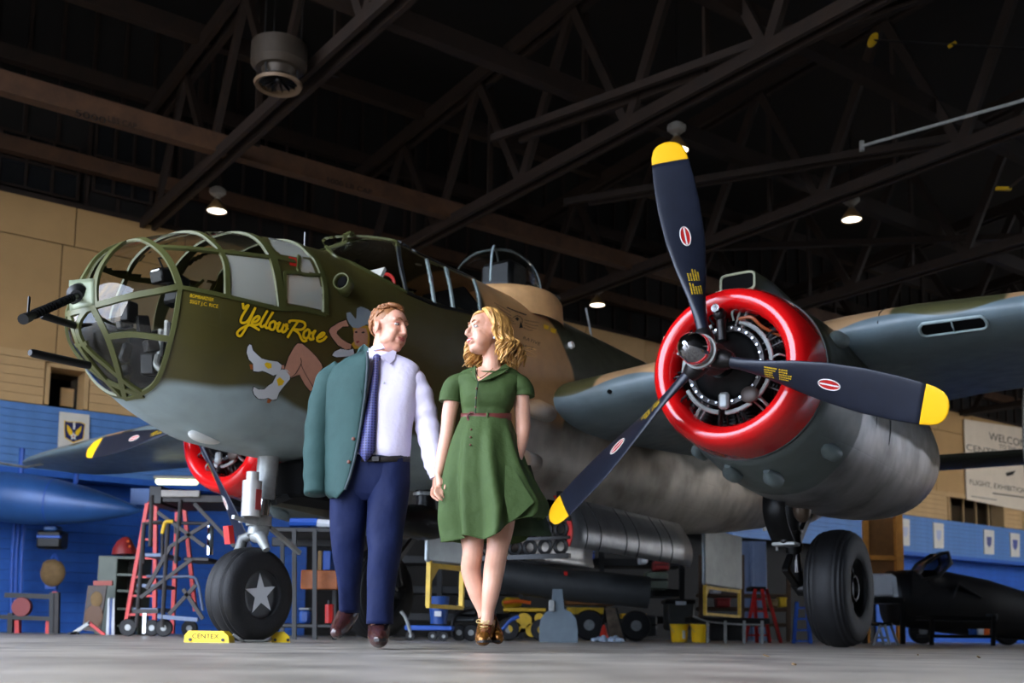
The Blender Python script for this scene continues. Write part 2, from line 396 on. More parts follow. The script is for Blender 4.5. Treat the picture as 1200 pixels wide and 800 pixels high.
def _wing(x, a, b, c, o, w):
    ab = x.math('ABSOLUTE', b)
    le = x.math('ADD', 2.44, x.math('MULTIPLY', x.math('MINIMUM', ab, 4.2), .105))       # height of the leading edge along the span
    wav = x.math('MULTIPLY', x.math('SINE', x.math('MULTIPLY', ab, 5.2)), .05)
    up = x.step(x.math('SUBTRACT', c, x.math('ADD', le, wav)), .03, .05)
    top = x.mix(x.step(x.math('SINE', x.math('ADD', 2.4, x.math('MULTIPLY', ab, 3.3))), -.1, .05), S(78, 76, 46), S(190, 150, 108))
    return x.mix(up, S(108, 124, 130), top), 0.
paint('fuselage_paint', _fus); paint('nacelle_paint', _nac); paint('wing_paint', _wing)

# ---- glazed nose, cockpit and skin
NOSE_PANES = {   # outlines on the port side, as seen
 'front_upper': [(115, 357), (112, 337), (117, 317), (130, 297), (143, 286), (163, 281), (180, 288), (193, 300), (203, 317), (209, 336), (187, 340), (150, 347)],
 'side_second': [(213, 336), (203, 314), (190, 296), (188, 290), (225, 292), (258, 295), (264, 313), (265, 346), (240, 341)],
 'side_third': [(266, 346), (265, 313), (260, 295), (290, 298), (317, 302), (323, 322), (325, 361), (295, 353)],
 'side_fourth': [(334, 320), (372, 324), (378, 340), (378, 366), (340, 354), (334, 351)],
 'side_fourth_upper': [(351, 303), (364, 306), (371, 321), (352, 319)],
 'roof_second': [(180, 286), (166, 279), (180, 270), (238, 264), (256, 291), (190, 288)],
 'roof_third': [(240, 264), (300, 264), (316, 299), (260, 292)],
 'roof_fourth': [(319, 290), (312, 270), (352, 285), (364, 303), (330, 298)],
 'lower_side_top': [(113, 360), (150, 349), (209, 338), (206, 370), (199, 396), (157, 391), (127, 392)],
 'lower_side_bottom': [(129, 396), (157, 394), (198, 399), (185, 443), (165, 460), (149, 464)],
 'lower_front': [(84, 368), (109, 363), (126, 397), (146, 460), (123, 441), (94, 402)]}
CENTRE_PANES = {'front_centre': [(60, 372), (82, 370), (92, 403), (122, 445), (141, 464), (110, 470), (60, 420)],
 'front_crown': [(60, 325), (113, 327), (116, 316), (129, 296), (142, 284), (160, 279), (150, 262), (60, 262)]}
COCKPIT = {'windscreen': [(379, 283), (395, 279), (422, 279), (460, 284), (465, 295), (473, 338), (449, 326), (411, 306), (392, 299)],
 'side_window_front': [(470, 288), (498, 304), (503, 328), (507, 353), (477, 340), (471, 312)],
 'side_window_middle': [(504, 309), (520, 314), (526, 335), (530, 359), (511, 354)],
 'side_window_rear': [(526, 316), (553, 328), (558, 345), (561, 366), (533, 361)]}
aa = .24 + np.concatenate([np.linspace(0.004, 1.0, 70)**2 * .5, np.linspace(.5, 4.2, 170)[1:]])
aa = np.concatenate([aa, np.linspace(4.44, 16.3, 75)[1:]]); nth = 168
th = (np.arange(nth) + .5) / nth * 2 * PI
G = np.array([fpos(a, th) for a in aa])
cen = (G[:-1] + G[1:] + np.roll(G, -1, 1)[:-1] + np.roll(G, -1, 1)[1:]) / 4
flat = cen.reshape(-1, 3); port = flat.copy(); port[:, 1] = np.abs(port[:, 1])
nn = fnorm(port); facing = ((CAML - port) * nn).sum(1) > 0
px = to_px(port); cls = np.zeros(len(flat), int); keys = []; ac = -flat[:, 0]; cz = flat[:, 2]
for kk, (d, both) in enumerate(((NOSE_PANES, 0), (COCKPIT, 0), (CENTRE_PANES, 1))):
    for k, poly in d.items():
        sel = inpoly(px[:, 0], px[:, 1], poly) & facing & (ac < 4.6) & (cls == 0)
        if kk == 0: sel &= ac < 2.45
        if both: keys.append((k, 0)); cls[sel] = len(keys)
        else:
            for sd in (1, -1): keys.append((k, sd)); cls[sel & (np.sign(flat[:, 1]) == sd)] = len(keys)
crown = (~facing) & (cz > 2.4)
AH2, AH4, AH5, AH6 = .62, 1.0, 1.45, 1.92     # hoop stations on the crown
for k, lo, hi in (('front_crown', 0, AH2), ('roof_second', AH2, AH4), ('roof_third', AH4, AH5), ('roof_fourth', AH5, AH6), ('windscreen', 2.55, 3.10)):
    for sd in (1, -1):
        j = [i for i, q in enumerate(keys) if q[0] == k and q[1] in (0, sd)][0] + 1
        cls[crown & (ac > lo) & (ac < hi) & (np.sign(flat[:, 1]) == sd) & (cls == 0)] = j
bay = (ac > 5.66) & (ac < 8.68) & (cz < 1.54) & (np.abs(flat[:, 1]) < .63); cls[bay] = -1
V = G.reshape(-1, 3); ni = len(aa)
ii, jj = np.meshgrid(np.arange(ni - 1), np.arange(nth), indexing='ij')
quads = np.stack([ii * nth + jj, ii * nth + (jj + 1) % nth, (ii + 1) * nth + (jj + 1) % nth, (ii + 1) * nth + jj], -1).reshape(-1, 4)
def submesh(sel):
    q = quads[sel]; u, inv = np.unique(q, return_inverse=True); mb = MB(); mb.v = [tuple(p) for p in V[u]]; mb.f = [tuple(int(i) for i in r) for r in inv.reshape(-1, 4)]; return mb
fuselage = submesh(cls == 0).obj('fuselage', 'fuselage_paint', plane, ang=180, label='olive, tan and bare metal fuselage skin')
for j, (k, sd) in enumerate(keys):
    sel = cls == j + 1
    if sel.sum() < 3: continue
    mt = 'dusty_pane' if k in ('side_third', 'side_fourth', 'side_fourth_upper', 'roof_fourth') else 'clear_pane'
    submesh(sel).obj('cockpit_pane' if k in COCKPIT else 'nose_pane', mt, plane, ang=180)
def trace(pts, n=9): return [hit(*p) for p in smoothpath(pts, n)]
def over(path, a_end, both=True):
    """carry a hoop from its last traced point over the crown to the centreline"""
    p = path[-1]; a0 = -p[0]; t, b, w, n = fus(a0); t0 = math.atan2(max(0, (p[2] - (t + b) / 2) / ((t - b) / 2))**(n / 2), max(1e-6, p[1] / w)**(n / 2))
    return path + [fpos(np.array(a0 + (a_end - a0) * k / 8), np.array(t0 + (PI / 2 - t0) * k / 8)) for k in range(1, 9)]
FR = [  # (points, width, crown station or None)
 ([(113, 358), (150, 348), (187, 341), (211, 336)], .05, None),
 ([(211, 337), (204, 317), (194, 300), (181, 288), (168, 281)], .05, .62),
 ([(112, 358), (112, 337), (117, 317), (130, 297), (143, 286)], .045, .58),
 ([(188, 290), (225, 292), (262, 296), (317, 302), (345, 307)], .04, None),
 ([(266, 347), (265, 313), (257, 293), (244, 280)], .045, 1.0),
 ([(330, 362), (326, 330), (320, 305), (312, 290)], .085, 1.46),
 ([(381, 368), (380, 335), (371, 308), (361, 297)], .06, 1.92),
 ([(211, 337), (240, 342), (267, 348), (297, 355), (326, 362), (350, 362), (381, 369)], .035, None),
 ([(211, 337), (206, 370), (199, 402), (185, 444), (165, 461), (147, 467)], .035, None),
 ([(128, 394), (157, 392), (198, 397)], .045, None),
 ([(110, 362), (127, 397), (138, 430), (147, 464)], .045, None),
 ([(82, 369), (93, 403), (107, 424), (123, 443), (143, 465)], .042, None), ([(90, 404), (96, 403)], .03, None),
 ([(81, 367), (97, 365), (113, 360)], .04, None),
 ([(350, 300), (351, 320), (378, 323)], .03, None), ([(333, 320), (333, 352)], .03, None), ([(333, 320), (352, 320)], .03, None),
 ]
for pts, w, cr_ in FR:
    p = trace(pts) if len(pts) > 2 else [hit(*(np.array(pts[0]) * (1 - t) + np.array(pts[1]) * t)) for t in np.linspace(0, 1, 6)]
    if cr_: p = over(p, cr_)
    for q in (p, mirror(p)): ribbon(MB(), q, w).obj('nose_frame', 'olive_frame', plane)
for pts, w, cr_, mt in (([(466, 290), (470, 315), (476, 343)], .04, None, 'dark_grey'), ([(378, 283), (386, 279), (420, 277), (461, 282), (466, 290)], .04, None, 'olive_frame'),
   ([(500, 305), (504, 325), (509, 357)], .035, None, 'pale_metal'), ([(522, 314), (527, 335), (531, 362)], .035, None, 'pale_metal'), ([(555, 328), (560, 345), (563, 368)], .035, None, 'pale_metal'),
   ([(468, 284), (490, 297), (520, 311), (556, 327)], .04, None, 'black_metal'), ([(476, 343), (510, 357), (535, 363), (564, 369)], .03, None, 'black_metal'),
   ([(378, 284), (392, 300), (411, 308), (449, 328), (476, 343)], .03, None, 'olive_frame')):
    p = trace(pts)
    for q in (p, mirror(p)): ribbon(MB(), q, w).obj('canopy_frame', mt, plane)
p = [fpos(np.array(2.52 + .62 * k / 8), np.array(PI / 2)) for k in range(9)]; ribbon(MB(), p, .04).obj('canopy_frame', 'olive_frame', plane)

# ---- inside the nose: floor, bulkhead, gun sight, boxes, hose
mb = MB(); mb.prism([A(.85, -.3, 1.80), A(2.4, -.5, 1.80), A(2.4, .5, 1.80), A(.85, .3, 1.80)], (0, 0, .03)); mb.obj('nose_floor', 'black_matte', plane)
t_, b_, w_, n_ = fus(np.array(2.42)); ring = fpos(np.full(40, 2.42), np.arange(40) / 40 * 2 * PI); ring = ring * [1, .97, 1]; ring[:, 2] = (ring[:, 2] - 2.35) * .96 + 2.35
MB().prism([Vector(r) for r in ring if r[2] < 2.35], (-.03, 0, 0)).obj('nose_bulkhead', 'black_metal', plane)
sg = MB(); sg.box(A(.86, .10, 2.60), (.16, .14, .10), (0, .3, 0), .015); sg.box(A(.98, .10, 2.52), (.10, .16, .22), (0, -.2, 0), .02); sg.tube([A(.98, .1, 2.45), A(1.08, .1, 2.32), A(1.1, .12, 1.95)], .025); sg = sg.obj('gun_sight', 'black_metal', plane)
MB().box(A(.84, .10, 2.64), (.14, .10, .03), (0, .3, 0), .01).obj('sight_cover', 'steel_bright', sg)
MB().tube([A(.84, .10, 2.66), A(.80, .10, 2.72), A(.86, .10, 2.74)], .008).obj('sight_ring', 'black_metal', sg)
for k, (a, b, c, sx, sy, sz) in enumerate([(1.15, .26, 2.08, .25, .22, .3), (1.08, -.2, 2.05, .3, .3, .4), (1.35, .2, 2.05, .3, .3, .5), (1.3, -.3, 2.1, .4, .3, .45), (1.6, .3, 2.1, .3, .3, .6)]):
    MB().box(A(a, b, c), (sx, sy, sz), (0, .1 * (k % 3), .2 * (k % 2)), .02).obj('ammunition_box' if k % 2 else 'instrument_box', 'black_matte', plane)
q_ = random.Random(4)
for k in range(26):
    a = q_.uniform(.75, 1.5); w_ = float(fus(np.array(a))[2]); b = q_.uniform(-.6, .62) * w_; c = q_.uniform(1.95, 2.36)
    MB().box(A(a, b, c), (q_.uniform(.05, .14), q_.uniform(.05, .12), q_.uniform(.05, .16)), (0, q_.uniform(-.3, .3), q_.uniform(-.4, .4)), .012).obj('instrument_box' if k % 3 else 'oxygen_bottle_bracket', ['black_metal', 'black_metal', 'steel_dark', 'dark_grey'][k % 4], plane)
for k in range(5): MB().cyl(A(.78 + .06 * k, .30 - .11 * k, 2.05 + .05 * (k % 3)), A(.78 + .06 * k, .30 - .11 * k, 2.20 + .05 * (k % 2)), .022).obj('instrument_knob', 'gear_grey' if k % 2 else 'black_metal', plane)
MB().tube(smoothpath([A(1.0, .42, 1.98), A(.90, .38, 1.86), A(.8, .33, 1.82), A(.72, .26, 1.88), A(.78, .18, 1.98)]), .022, 8).obj('heater_hose', 'gear_grey', plane)
# gun mount plate and guns
plate = []
for px_, py_ in ((79, 330), (110, 329), (112, 340), (112, 357), (97, 362), (81, 365)): plate.append(hit(px_, py_))
gm = hit(93, 345); gn = fnorm(gm); cpt = np.array([gm[0], gm[1], gm[2]])
pb = MB(); rows = []
for t in np.linspace(0, 1, 7):
    l = np.array([79, 330]) * (1 - t) + np.array([80, 366]) * t; r = np.array([112, 328]) * (1 - t) + np.array([112, 358]) * t
    rows.append([Vector(h + fnorm(h) * .012) for h in [hit(*(l * (1 - u) + r * u)) for u in np.linspace(.14, 1, 7)]])
pb.grid(rows).obj('gun_mount_plate', M('mount_green', S(120, 128, 104), .45, .1, .2, 8), plane, solid=.012)
gdir = (CAML * 0 + lray(60, 372) * 1.0); gtip = CAML + lray(27, 374) * (6.7 / np.linalg.norm(lray(27, 374)))
ax = Vector(gtip - gm); L_ = ax.length; ax.normalize(); gmv = Vector(gm)
sock = MB(); sock.tube([gmv - ax * .05, gmv + ax * .05, gmv + ax * .09], [.075, .075, .04], 20); sock.obj('ball_socket', 'black_metal', plane)
gun = MB(); gun.tube([gmv, gmv + ax * (L_ * .92)], [.024, .02], 14); gun = gun.obj('nose_gun', 'black_metal', plane)
gj = MB()
for k in range(14): p = gmv + ax * (L_ * (.16 + .05 * k)); gj.tube([p, p + ax * L_ * .025], .028, 12)
gj.obj('cooling_jacket', 'black_matte', gun); MB().tube([gmv + ax * L_ * .9, gmv + ax * L_ * 1.0], [.028, .03], 12).obj('muzzle', 'black_metal', gun)
MB().bar(gmv + ax * L_ * .93, gmv + ax * L_ * .93 + Vector((0, 0, .12)), .008, .012).obj('front_sight', 'black_metal', gun)
def gun2(p0, p1, r):
    p0, p1 = Vector(p0), Vector(p1); g = MB(); g.tube([p0, p0.lerp(p1, .95), p1], [r, r, r * .7], 12); MB
    return g.obj('nose_gun', 'black_metal', plane)
g0 = hit(95, 392); gun2(g0, CAML + lray(38, 365) * (6.75 / np.linalg.norm(lray(38, 365))), .03) if False else None
def far_gun(pa, da, pb_, db, r):
    f = lambda p, d: Vector(CAML + lray(*p) * d); gun2(f(pa, da), f(pb_, db), r)
far_gun((90, 382), 7.35, (48, 369), 7.0, .026); far_gun((104, 428), 7.35, (35, 413), 6.9, .028)

# ---- decals painted on the skin (thin raised paint films following the skin)
def film_poly(pts, mat, off=.004, name='nose_art', parent=None, step=3.0):
    """fill a pixel polygon with a film on the skin"""
    pts = [np.array(p, float) for p in pts]; x0, y0 = np.min(pts, 0); x1, y1 = np.max(pts, 0)
    import bmesh
    bm = bmesh.new(); vs = []
    dense = []
    for i, p in enumerate(pts):
        q = pts[(i + 1) % len(pts)]; k = max(1, int(np.linalg.norm(q - p) / step)); dense += [p + (q - p) * j / k for j in range(k)]
    for p in dense: vs.append(bm.verts.new((p[0], p[1], 0)))
    f = bm.faces.new(vs); bmesh.ops.triangulate(bm, faces=[f])
    me = bpy.data.meshes.new(name); bmesh.ops.subdivide_edges(bm, edges=[e for e in bm.edges if e.calc_length() > 14], cuts=2, use_grid_fill=True); bm.to_mesh(me); bm.free()
    return film_mesh(me, lambda x, y: (x, y), mat, off, name, parent)
def film_mesh(me, fn, mat, off=.004, name='lettering', parent=None):
    for v in me.vertices:
        h = hit(*fn(v.co.x, v.co.y)); v.co = Vector(h + fnorm(h) * off)
    o = bpy.data.objects.new(name, me); C.objects.link(o); me.materials.clear(); me.materials.append(MATS[mat]); o.parent = parent or plane; return o
def film_stroke(pts, w, mat, off, name, parent=None, n=6):
    path = smoothpath(pts, n) if len(pts) > 2 else [np.array(p, float) for p in pts]; m = MB(); L, Rr = [], []
    for i, p in enumerate(path):
        t = path[min(i + 1, len(path) - 1)] - path[max(i - 1, 0)]; t = t / (np.linalg.norm(t) + 1e-9); s = np.array([-t[1], t[0]]) * w / 2
        e = t * w * .3 * (-1 if i == 0 else 1 if i == len(path) - 1 else 0)
        a = hit(*(p + s + e)); b = hit(*(p - s + e)); L.append(Vector(a + fnorm(a) * off)); Rr.append(Vector(b + fnorm(b) * off))
    m.grid([L, Rr]); return m.obj(name, mat, parent or plane, ang=180)
def sk(*pts): return [(270 + x / 10, 340 + y / 10) for x, y in pts]
YR = [('Y', [(140, 160), (150, 215), (185, 185), (205, 185), (135, 300), (115, 365), (150, 385), (205, 350), (285, 210)]), ('Y', [(285, 210), (235, 320), (190, 420), (120, 530), (80, 525), (80, 490), (130, 445), (215, 410), (270, 430), (330, 465)]),
 ('e', [(250, 375), (300, 365), (335, 325), (315, 305), (270, 335), (245, 385), (270, 410), (320, 400), (345, 385)]), ('l', [(425, 245), (370, 340), (345, 405), (365, 430), (395, 410)]), ('l', [(490, 262), (435, 355), (405, 420), (425, 445), (450, 430)]),
 ('o', [(500, 365), (460, 390), (455, 445), (485, 465), (515, 435), (520, 380), (500, 365)]), ('w', [(515, 395), (555, 390), (570, 380)]), ('w', [(575, 380), (545, 450), (555, 480), (590, 470), (625, 395), (600, 460), (610, 492), (645, 470), (660, 410), (640, 405), (665, 455)]),
 ('R', [(685, 380), (690, 360), (760, 358), (850, 375), (870, 420), (830, 460), (760, 460), (720, 455)]), ('R', [(780, 375), (720, 460), (665, 550)]), ('R', [(730, 460), (790, 500), (830, 580), (860, 598), (885, 588)]),
 ('o', [(900, 460), (860, 490), (850, 545), (885, 565), (915, 530), (920, 475), (900, 460)]), ('s', [(925, 500), (960, 500), (990, 470), (960, 530), (965, 570), (935, 578), (920, 560)]), ('e', [(1005, 560), (1060, 545), (1095, 510), (1070, 500), (1025, 540), (1010, 585), (1040, 600), (1085, 580), (1120, 545)])]
art = None
for _, p in YR: film_stroke(sk(*p), 5.2, 'art_black', .003, 'lettering_shadow')  # black outline strokes under the yellow letters
for _, p in YR: film_stroke(sk(*p), 2.9, 'art_yellow', .006, 'lettering')
def pa(*pts): return [(280 + x / 6.67, 360 + y / 6.67) for x, y in pts]
ART = [('art_skin', pa((350, 450), (330, 452), (332, 480), (352, 478)), 0, 'pin_up_leg'),
 ('art_skin', pa((355, 480), (385, 390), (430, 310), (455, 283), (490, 285), (540, 325), (600, 385), (640, 440), (650, 470), (600, 560), (575, 640), (555, 655), (510, 600), (470, 525), (440, 535), (405, 550)), 0, 'pin_up_leg'),
 ('art_white', pa((80, 290), (95, 295), (105, 335), (140, 370), (175, 400), (230, 415), (300, 425), (330, 450), (325, 485), (300, 520), (265, 532), (210, 505), (180, 495), (150, 502), (110, 497), (108, 440), (75, 405), (58, 355), (65, 310)), 0, 'pin_up_boot'),
 ('art_white', pa((115, 620), (150, 640), (195, 640), (235, 605), (260, 590), (300, 510), (330, 485), (370, 485), (395, 510), (395, 560), (340, 625), (310, 665), (295, 715), (260, 722), (225, 705), (190, 715), (150, 712), (118, 680), (107, 645)), 0, 'pin_up_boot'),
 ('art_brown', pa((78, 445), (104, 445), (104, 485), (88, 485)), .001, 'boot_heel'), ('art_brown', pa((222, 712), (255, 722), (235, 747), (215, 742)), .001, 'boot_heel'),
 ('art_yellow', pa((195, 440), (215, 428), (250, 440), (252, 470), (225, 480), (205, 465)), .0015, 'boot_rose'), ('art_yellow', pa((290, 565), (315, 545), (352, 575), (335, 605), (305, 612)), .0015, 'boot_rose'),
 ('art_skin', pa((835, 100), (855, 150), (810, 150), (765, 185), (760, 205), (800, 250), (840, 275), (875, 290), (870, 325), (830, 330), (770, 295), (720, 230), (700, 185), (715, 160), (780, 120)), 0, 'pin_up_arm'),
 ('art_hair', pa((885, 150), (940, 130), (1010, 150), (1020, 260), (1010, 320), (900, 325), (875, 290), (900, 260)), .0005, 'pin_up_hair'),
 ('art_skin', pa((895, 180), (930, 160), (990, 165), (1005, 220), (1000, 290), (950, 315), (905, 295), (890, 240)), .0012, 'pin_up_face'),
 ('art_hat', pa((835, 45), (865, 40), (905, 90), (960, 75), (1000, 20), (1040, 40), (1040, 140), (990, 135), (930, 165), (885, 160), (860, 130), (840, 90)), .002, 'pin_up_hat'),
 ('art_hat', pa((912, 90), (918, 10), (950, -5), (1010, 20), (1000, 80), (955, 85)), .0022, 'hat_crown'),
 ('art_white', pa((725, 375), (745, 345), (790, 325), (850, 335), (890, 325), (900, 380), (760, 390)), .0004, 'pin_up_blouse'),
 ('art_red', pa((908, 268), (930, 260), (940, 270), (918, 283)), .002, 'pin_up_lips'), ('art_black', pa((898, 192), (915, 186), (925, 196), (908, 203)), .002, 'pin_up_eye'), ('art_black', pa((950, 198), (968, 188), (982, 196), (965, 206)), .002, 'pin_up_eye')]
for mt, pts, dz, nm in ART:
    if mt in ('art_skin', 'art_white') and 'face' not in nm:
        c = np.mean(pts, 0); film_stroke(list(pts) + [pts[0]], 1.6, 'art_black', .0025, nm + '_outline', n=2)
    film_poly(pts, mt, .0045 + dz, nm)
film_stroke(pa((480, 440), (500, 490), (545, 570), (575, 620)), .7, 'art_black', .006, 'pin_up_outline'); film_stroke(pa((478, 395), (482, 440), (440, 515), (405, 545)), .7, 'art_black', .006, 'pin_up_outline')
def film_text(txt, p0, p1, hpx, mat, name='lettering', off=.004, bold=0):
    me = text_mesh(txt); xs = [v.co.x for v in me.vertices]; w = max(xs); p0, p1 = np.array(p0, float), np.array(p1, float); u = (p1 - p0) / w; d = (p1 - p0) / np.linalg.norm(p1 - p0); up = np.array([d[1], -d[0]]) * hpx / .7
    return film_mesh(me, lambda x, y: p0 + u * x + up * y, mat, off, name)
film_text('BOMBARDIER', (222, 348), (250, 353.5), 4, 'art_yellow'); film_text('SSGT J.C. RICE', (222, 355), (255, 361), 4, 'art_yellow')
film_text('RATIVE', (612, 397), (632, 405), 3.6, 'art_black'); film_text('FORCE', (606, 404.5), (624, 410), 3.2, 'art_black')
for l in ([(579, 355), (590, 361), (598, 366)], [(581, 358), (590, 365), (599, 370)], [(583, 362), (592, 369), (600, 374)], [(586, 367), (594, 373), (602, 377)], [(591, 373), (598, 378), (604, 380)], [(614, 375), (624, 377), (631, 378)], [(614, 378), (623, 381), (630, 382)], [(614, 381), (622, 384), (628, 385)], [(613, 384), (620, 387), (624, 387)]): film_stroke(l, .55, 'art_black', .004, 'wing_emblem_line')
film_stroke([(594, 360.5), (605, 365), (616, 369)], 1.4, 'art_black', .004, 'wing_emblem_line')
film_stroke([(601, 372), (606, 370), (611, 373), (612, 378)], .8, 'art_black', .004, 'wing_emblem_line'); film_poly([(603, 373), (606, 371.5), (608, 374), (606, 376.5)], 'art_black', .004, 'wing_emblem'); film_poly([(610, 376), (612.5, 384), (608, 384.5)], 'art_black', .004, 'wing_emblem')
film_poly([(637, 380), (643, 382), (642, 386), (637, 385)], 'art_yellow', .004, 'stencil'); film_poly([(645, 384), (652, 386), (650, 391), (645, 389)], 'art_yellow', .004, 'stencil')
film_poly([(338, 301), (347, 303), (348, 313), (339, 311)], 'red_paint', .006, 'warning_mark')

# ---- small fittings on the fuselage
h = Vector(hit(402, 338)); n_ = Vector(fnorm(np.array(h)))
MB().tube([h - n_ * .02, h + n_ * .05 + Vector((.03, 0, 0)), h + n_ * .07 + Vector((.10, 0, 0))], [.07, .07, .065], 16, cap=False).obj('exhaust_port', 'olive_frame', plane, solid=.012)
MB().ell(h + n_ * .06 + Vector((.07, 0, 0)), (.02, .05, .05)).obj('exhaust_port_inside', 'black_matte', plane)
h = Vector(hit(240, 512)); MB().ell(h, (.16, .035, .05), (0, 0, 0)).obj('landing_light_fairing', 'white_paint', plane)
for (x, y, s) in ((629, 482, 1), (612, 540, 1)):
    h = Vector(hit(x, y)); MB().tube([h + Vector((.30, -.02, 0)), h + Vector((.1, .06, 0)), h + Vector((-.15, .05, 0)), h + Vector((-.35, -.04, 0))], [.03, .10, .09, .02], 14).obj('gun_pack_fairing', 'fuselage_paint', plane)
h = Vector(hit(505, 290)); MB().ell(A(3.9, 0, 3.70), (.10, .07, .06)).obj('radio_fairing', 'white_paint', plane)
h = Vector(hit(668, 405)); MB().tube([h, h + Vector(fnorm(np.array(h))) * .04], [.04, .035], 12).obj('identification_light', 'white_paint', plane)
MB().tube([A(6.9, .25, 3.62), A(6.75, .25, 3.95)], .012, 6).obj('antenna_mast', 'gear_grey', plane)
MB().tube([A(2.25, .1, 3.26), A(2.25, .1, 3.40)], .006, 6).obj('antenna_mast', 'gear_grey', plane)

# ---- cockpit contents
MB().box(A(3.55, .25, 2.75), (.4, .45, .7), None, .05).obj('pilot_seat', 'black_metal', plane); MB().box(A(3.55, -.25, 2.75), (.4, .45, .7), None, .05).obj('pilot_seat', 'black_metal', plane)
MB().prism([A(2.75, -.6, 2.5), A(2.75, .6, 2.5), A(2.75, .5, 3.10), A(2.75, -.5, 3.10)], (-.08, 0, 0)).obj('instrument_panel', 'black_matte', plane)
MB().prism([A(4.3, -.40, 1.7), A(4.3, .40, 1.7), A(4.3, .62, 2.1), A(4.3, .58, 3.1), A(4.3, .25, 3.5), A(4.3, -.25, 3.5), A(4.3, -.58, 3.1), A(4.3, -.62, 2.1)], (-.04, 0, 0)).obj('cockpit_bulkhead', 'black_matte', plane)
MB().box(A(2.72, .36, 3.10), (.03, .42, .12), (0, -.5, 0)).obj('placard', 'white_paint', plane)
MB().tube([A(3.05 + .0, .3 + .12 * math.cos(t), 3.12 + .12 * math.sin(t)) for t in np.linspace(-.3, PI + .3, 14)], .016, 8).obj('control_wheel', 'red_paint', plane)

# ---- dorsal turret
MB().lathe([(3.40, .64), (3.64, .62), (3.71, .57), (3.72, .40)], A(5.42, 0, 0), 'Z', 40).obj('turret_ring', M('tan_paint', TAN, .5, 0, .2, 5), plane)
dome = [(3.70 + .52 * math.sin(t), .49 * math.cos(t)**.85 if t < 1.55 else .002) for t in np.linspace(0, PI / 2, 14)]
td = MB().lathe(dome, A(5.22, 0, 0), 'Z', 40).obj('turret_dome', 'bubble_pane', plane, ang=180)
for an in (0.5, 2.1, 3.64, 5.2):
    MB().tube([A(5.22, 0, 0) + Vector((r * 1.005 * math.cos(an), r * 1.005 * math.sin(an), z)) for z, r in dome], .012, 6).obj('dome_rib', 'pale_metal', td)
tg = MB().box(A(5.38, 0, 3.88), (.34, .42, .44), None, .05).obj('turret_gunner_station', 'black_metal', plane)
for s in (-1, 1): MB().cyl(A(5.5, s * .2, 3.86), A(6.2, s * .2, 3.92), .028).obj('turret_gun', 'black_metal', plane)

# ---- bomb bay doors, racks
for s in (1, -1):
    rows = []
    for k in range(9):
        t = k / 8; c = 1.56 - .54 * t; b = .54 + .19 * math.sin(t * 2.2)
        rows.append([A(5.66 + 3.02 * j / 10, s * b, c + (.0)) for j in range(11)])
    d = MB().grid(rows).obj('bomb_bay_door', 'aluminium', plane, solid=.03, ang=180)
    ed = MB(); rs = []
    for r in rows: p = r[0]; rs.append([p + Vector((.005, .02 * s, 0)), p + Vector((.03, .02 * s, 0)), p + Vector((.03, -.03 * s, 0)), p + Vector((.005, -.03 * s, 0))])
    ed.rings(rs).obj('door_edge', 'red_paint', d)
    for j in range(12):
        for kk in (2, 4, 6):
            if s == 1 and (j + kk) % 2 == 0:
                p = rows[kk][0] + Vector((-.18 - .15 * j * .9, .018, 0)); 
    for j in range(6):
        p0 = [r[1 + int(j * 1.5)] + Vector((0, .019 * s, 0)) for r in rows]; MB().tube(p0, .006, 5).obj('rivet_seam', 'dark_grey', d)
MB().prism([A(5.7, -.4, 1.62), A(8.66, -.4, 1.62), A(8.66, -.4, 2.6), A(5.7, -.4, 2.6)], (0, .02, 0)).obj('bay_wall', 'black_matte', plane)
MB().prism([A(5.7, .38, 1.62), A(8.66, .38, 1.62), A(8.66, .38, 2.6), A(5.7, .38, 2.6)], (0, .02, 0)).obj('bay_wall', 'black_matte', plane)
MB().prism([A(5.7, -.4, 2.58), A(8.66, -.4, 2.58), A(8.66, .4, 2.58), A(5.7, .4, 2.58)], (0, 0, .02)).obj('bay_ceiling', 'black_matte', plane)
for a in (5.68, 8.66): MB().prism([A(a, -.38, 1.6), A(a, .38, 1.6), A(a, .38, 2.6), A(a, -.38, 2.6)], (-.02, 0, 0)).obj('bay_bulkhead', 'black_matte', plane)
# perforated rack at the front of the bay
rk = MB(); 
for i in range(7):
    for j in range(2):
        c = A(5.62, .62 - .19 * i, 1.20 - .18 * j); rk.tube([c + Vector((0, .07 * math.cos(t), .07 * math.sin(t))) for t in np.arange(16) / 16 * 2 * PI], .022, 6, closed=True)
rk.bar(A(5.62, .73, 1.31), A(5.62, -.65, 1.31), .05, .05); rk.bar(A(5.62, .73, .92), A(5.62, -.65, .92), .05, .05); rk.bar(A(5.62, .73, 1.11), A(5.62, -.65, 1.11), .04, .03)
rk.bar(A(5.62, .6, 1.31), A(5.62, .6, 1.6), .05, .05); rk.bar(A(5.62, -.6, 1.31), A(5.62, -.6, 1.6), .05, .05)
rk.obj('bomb_rack', 'black_metal', plane)

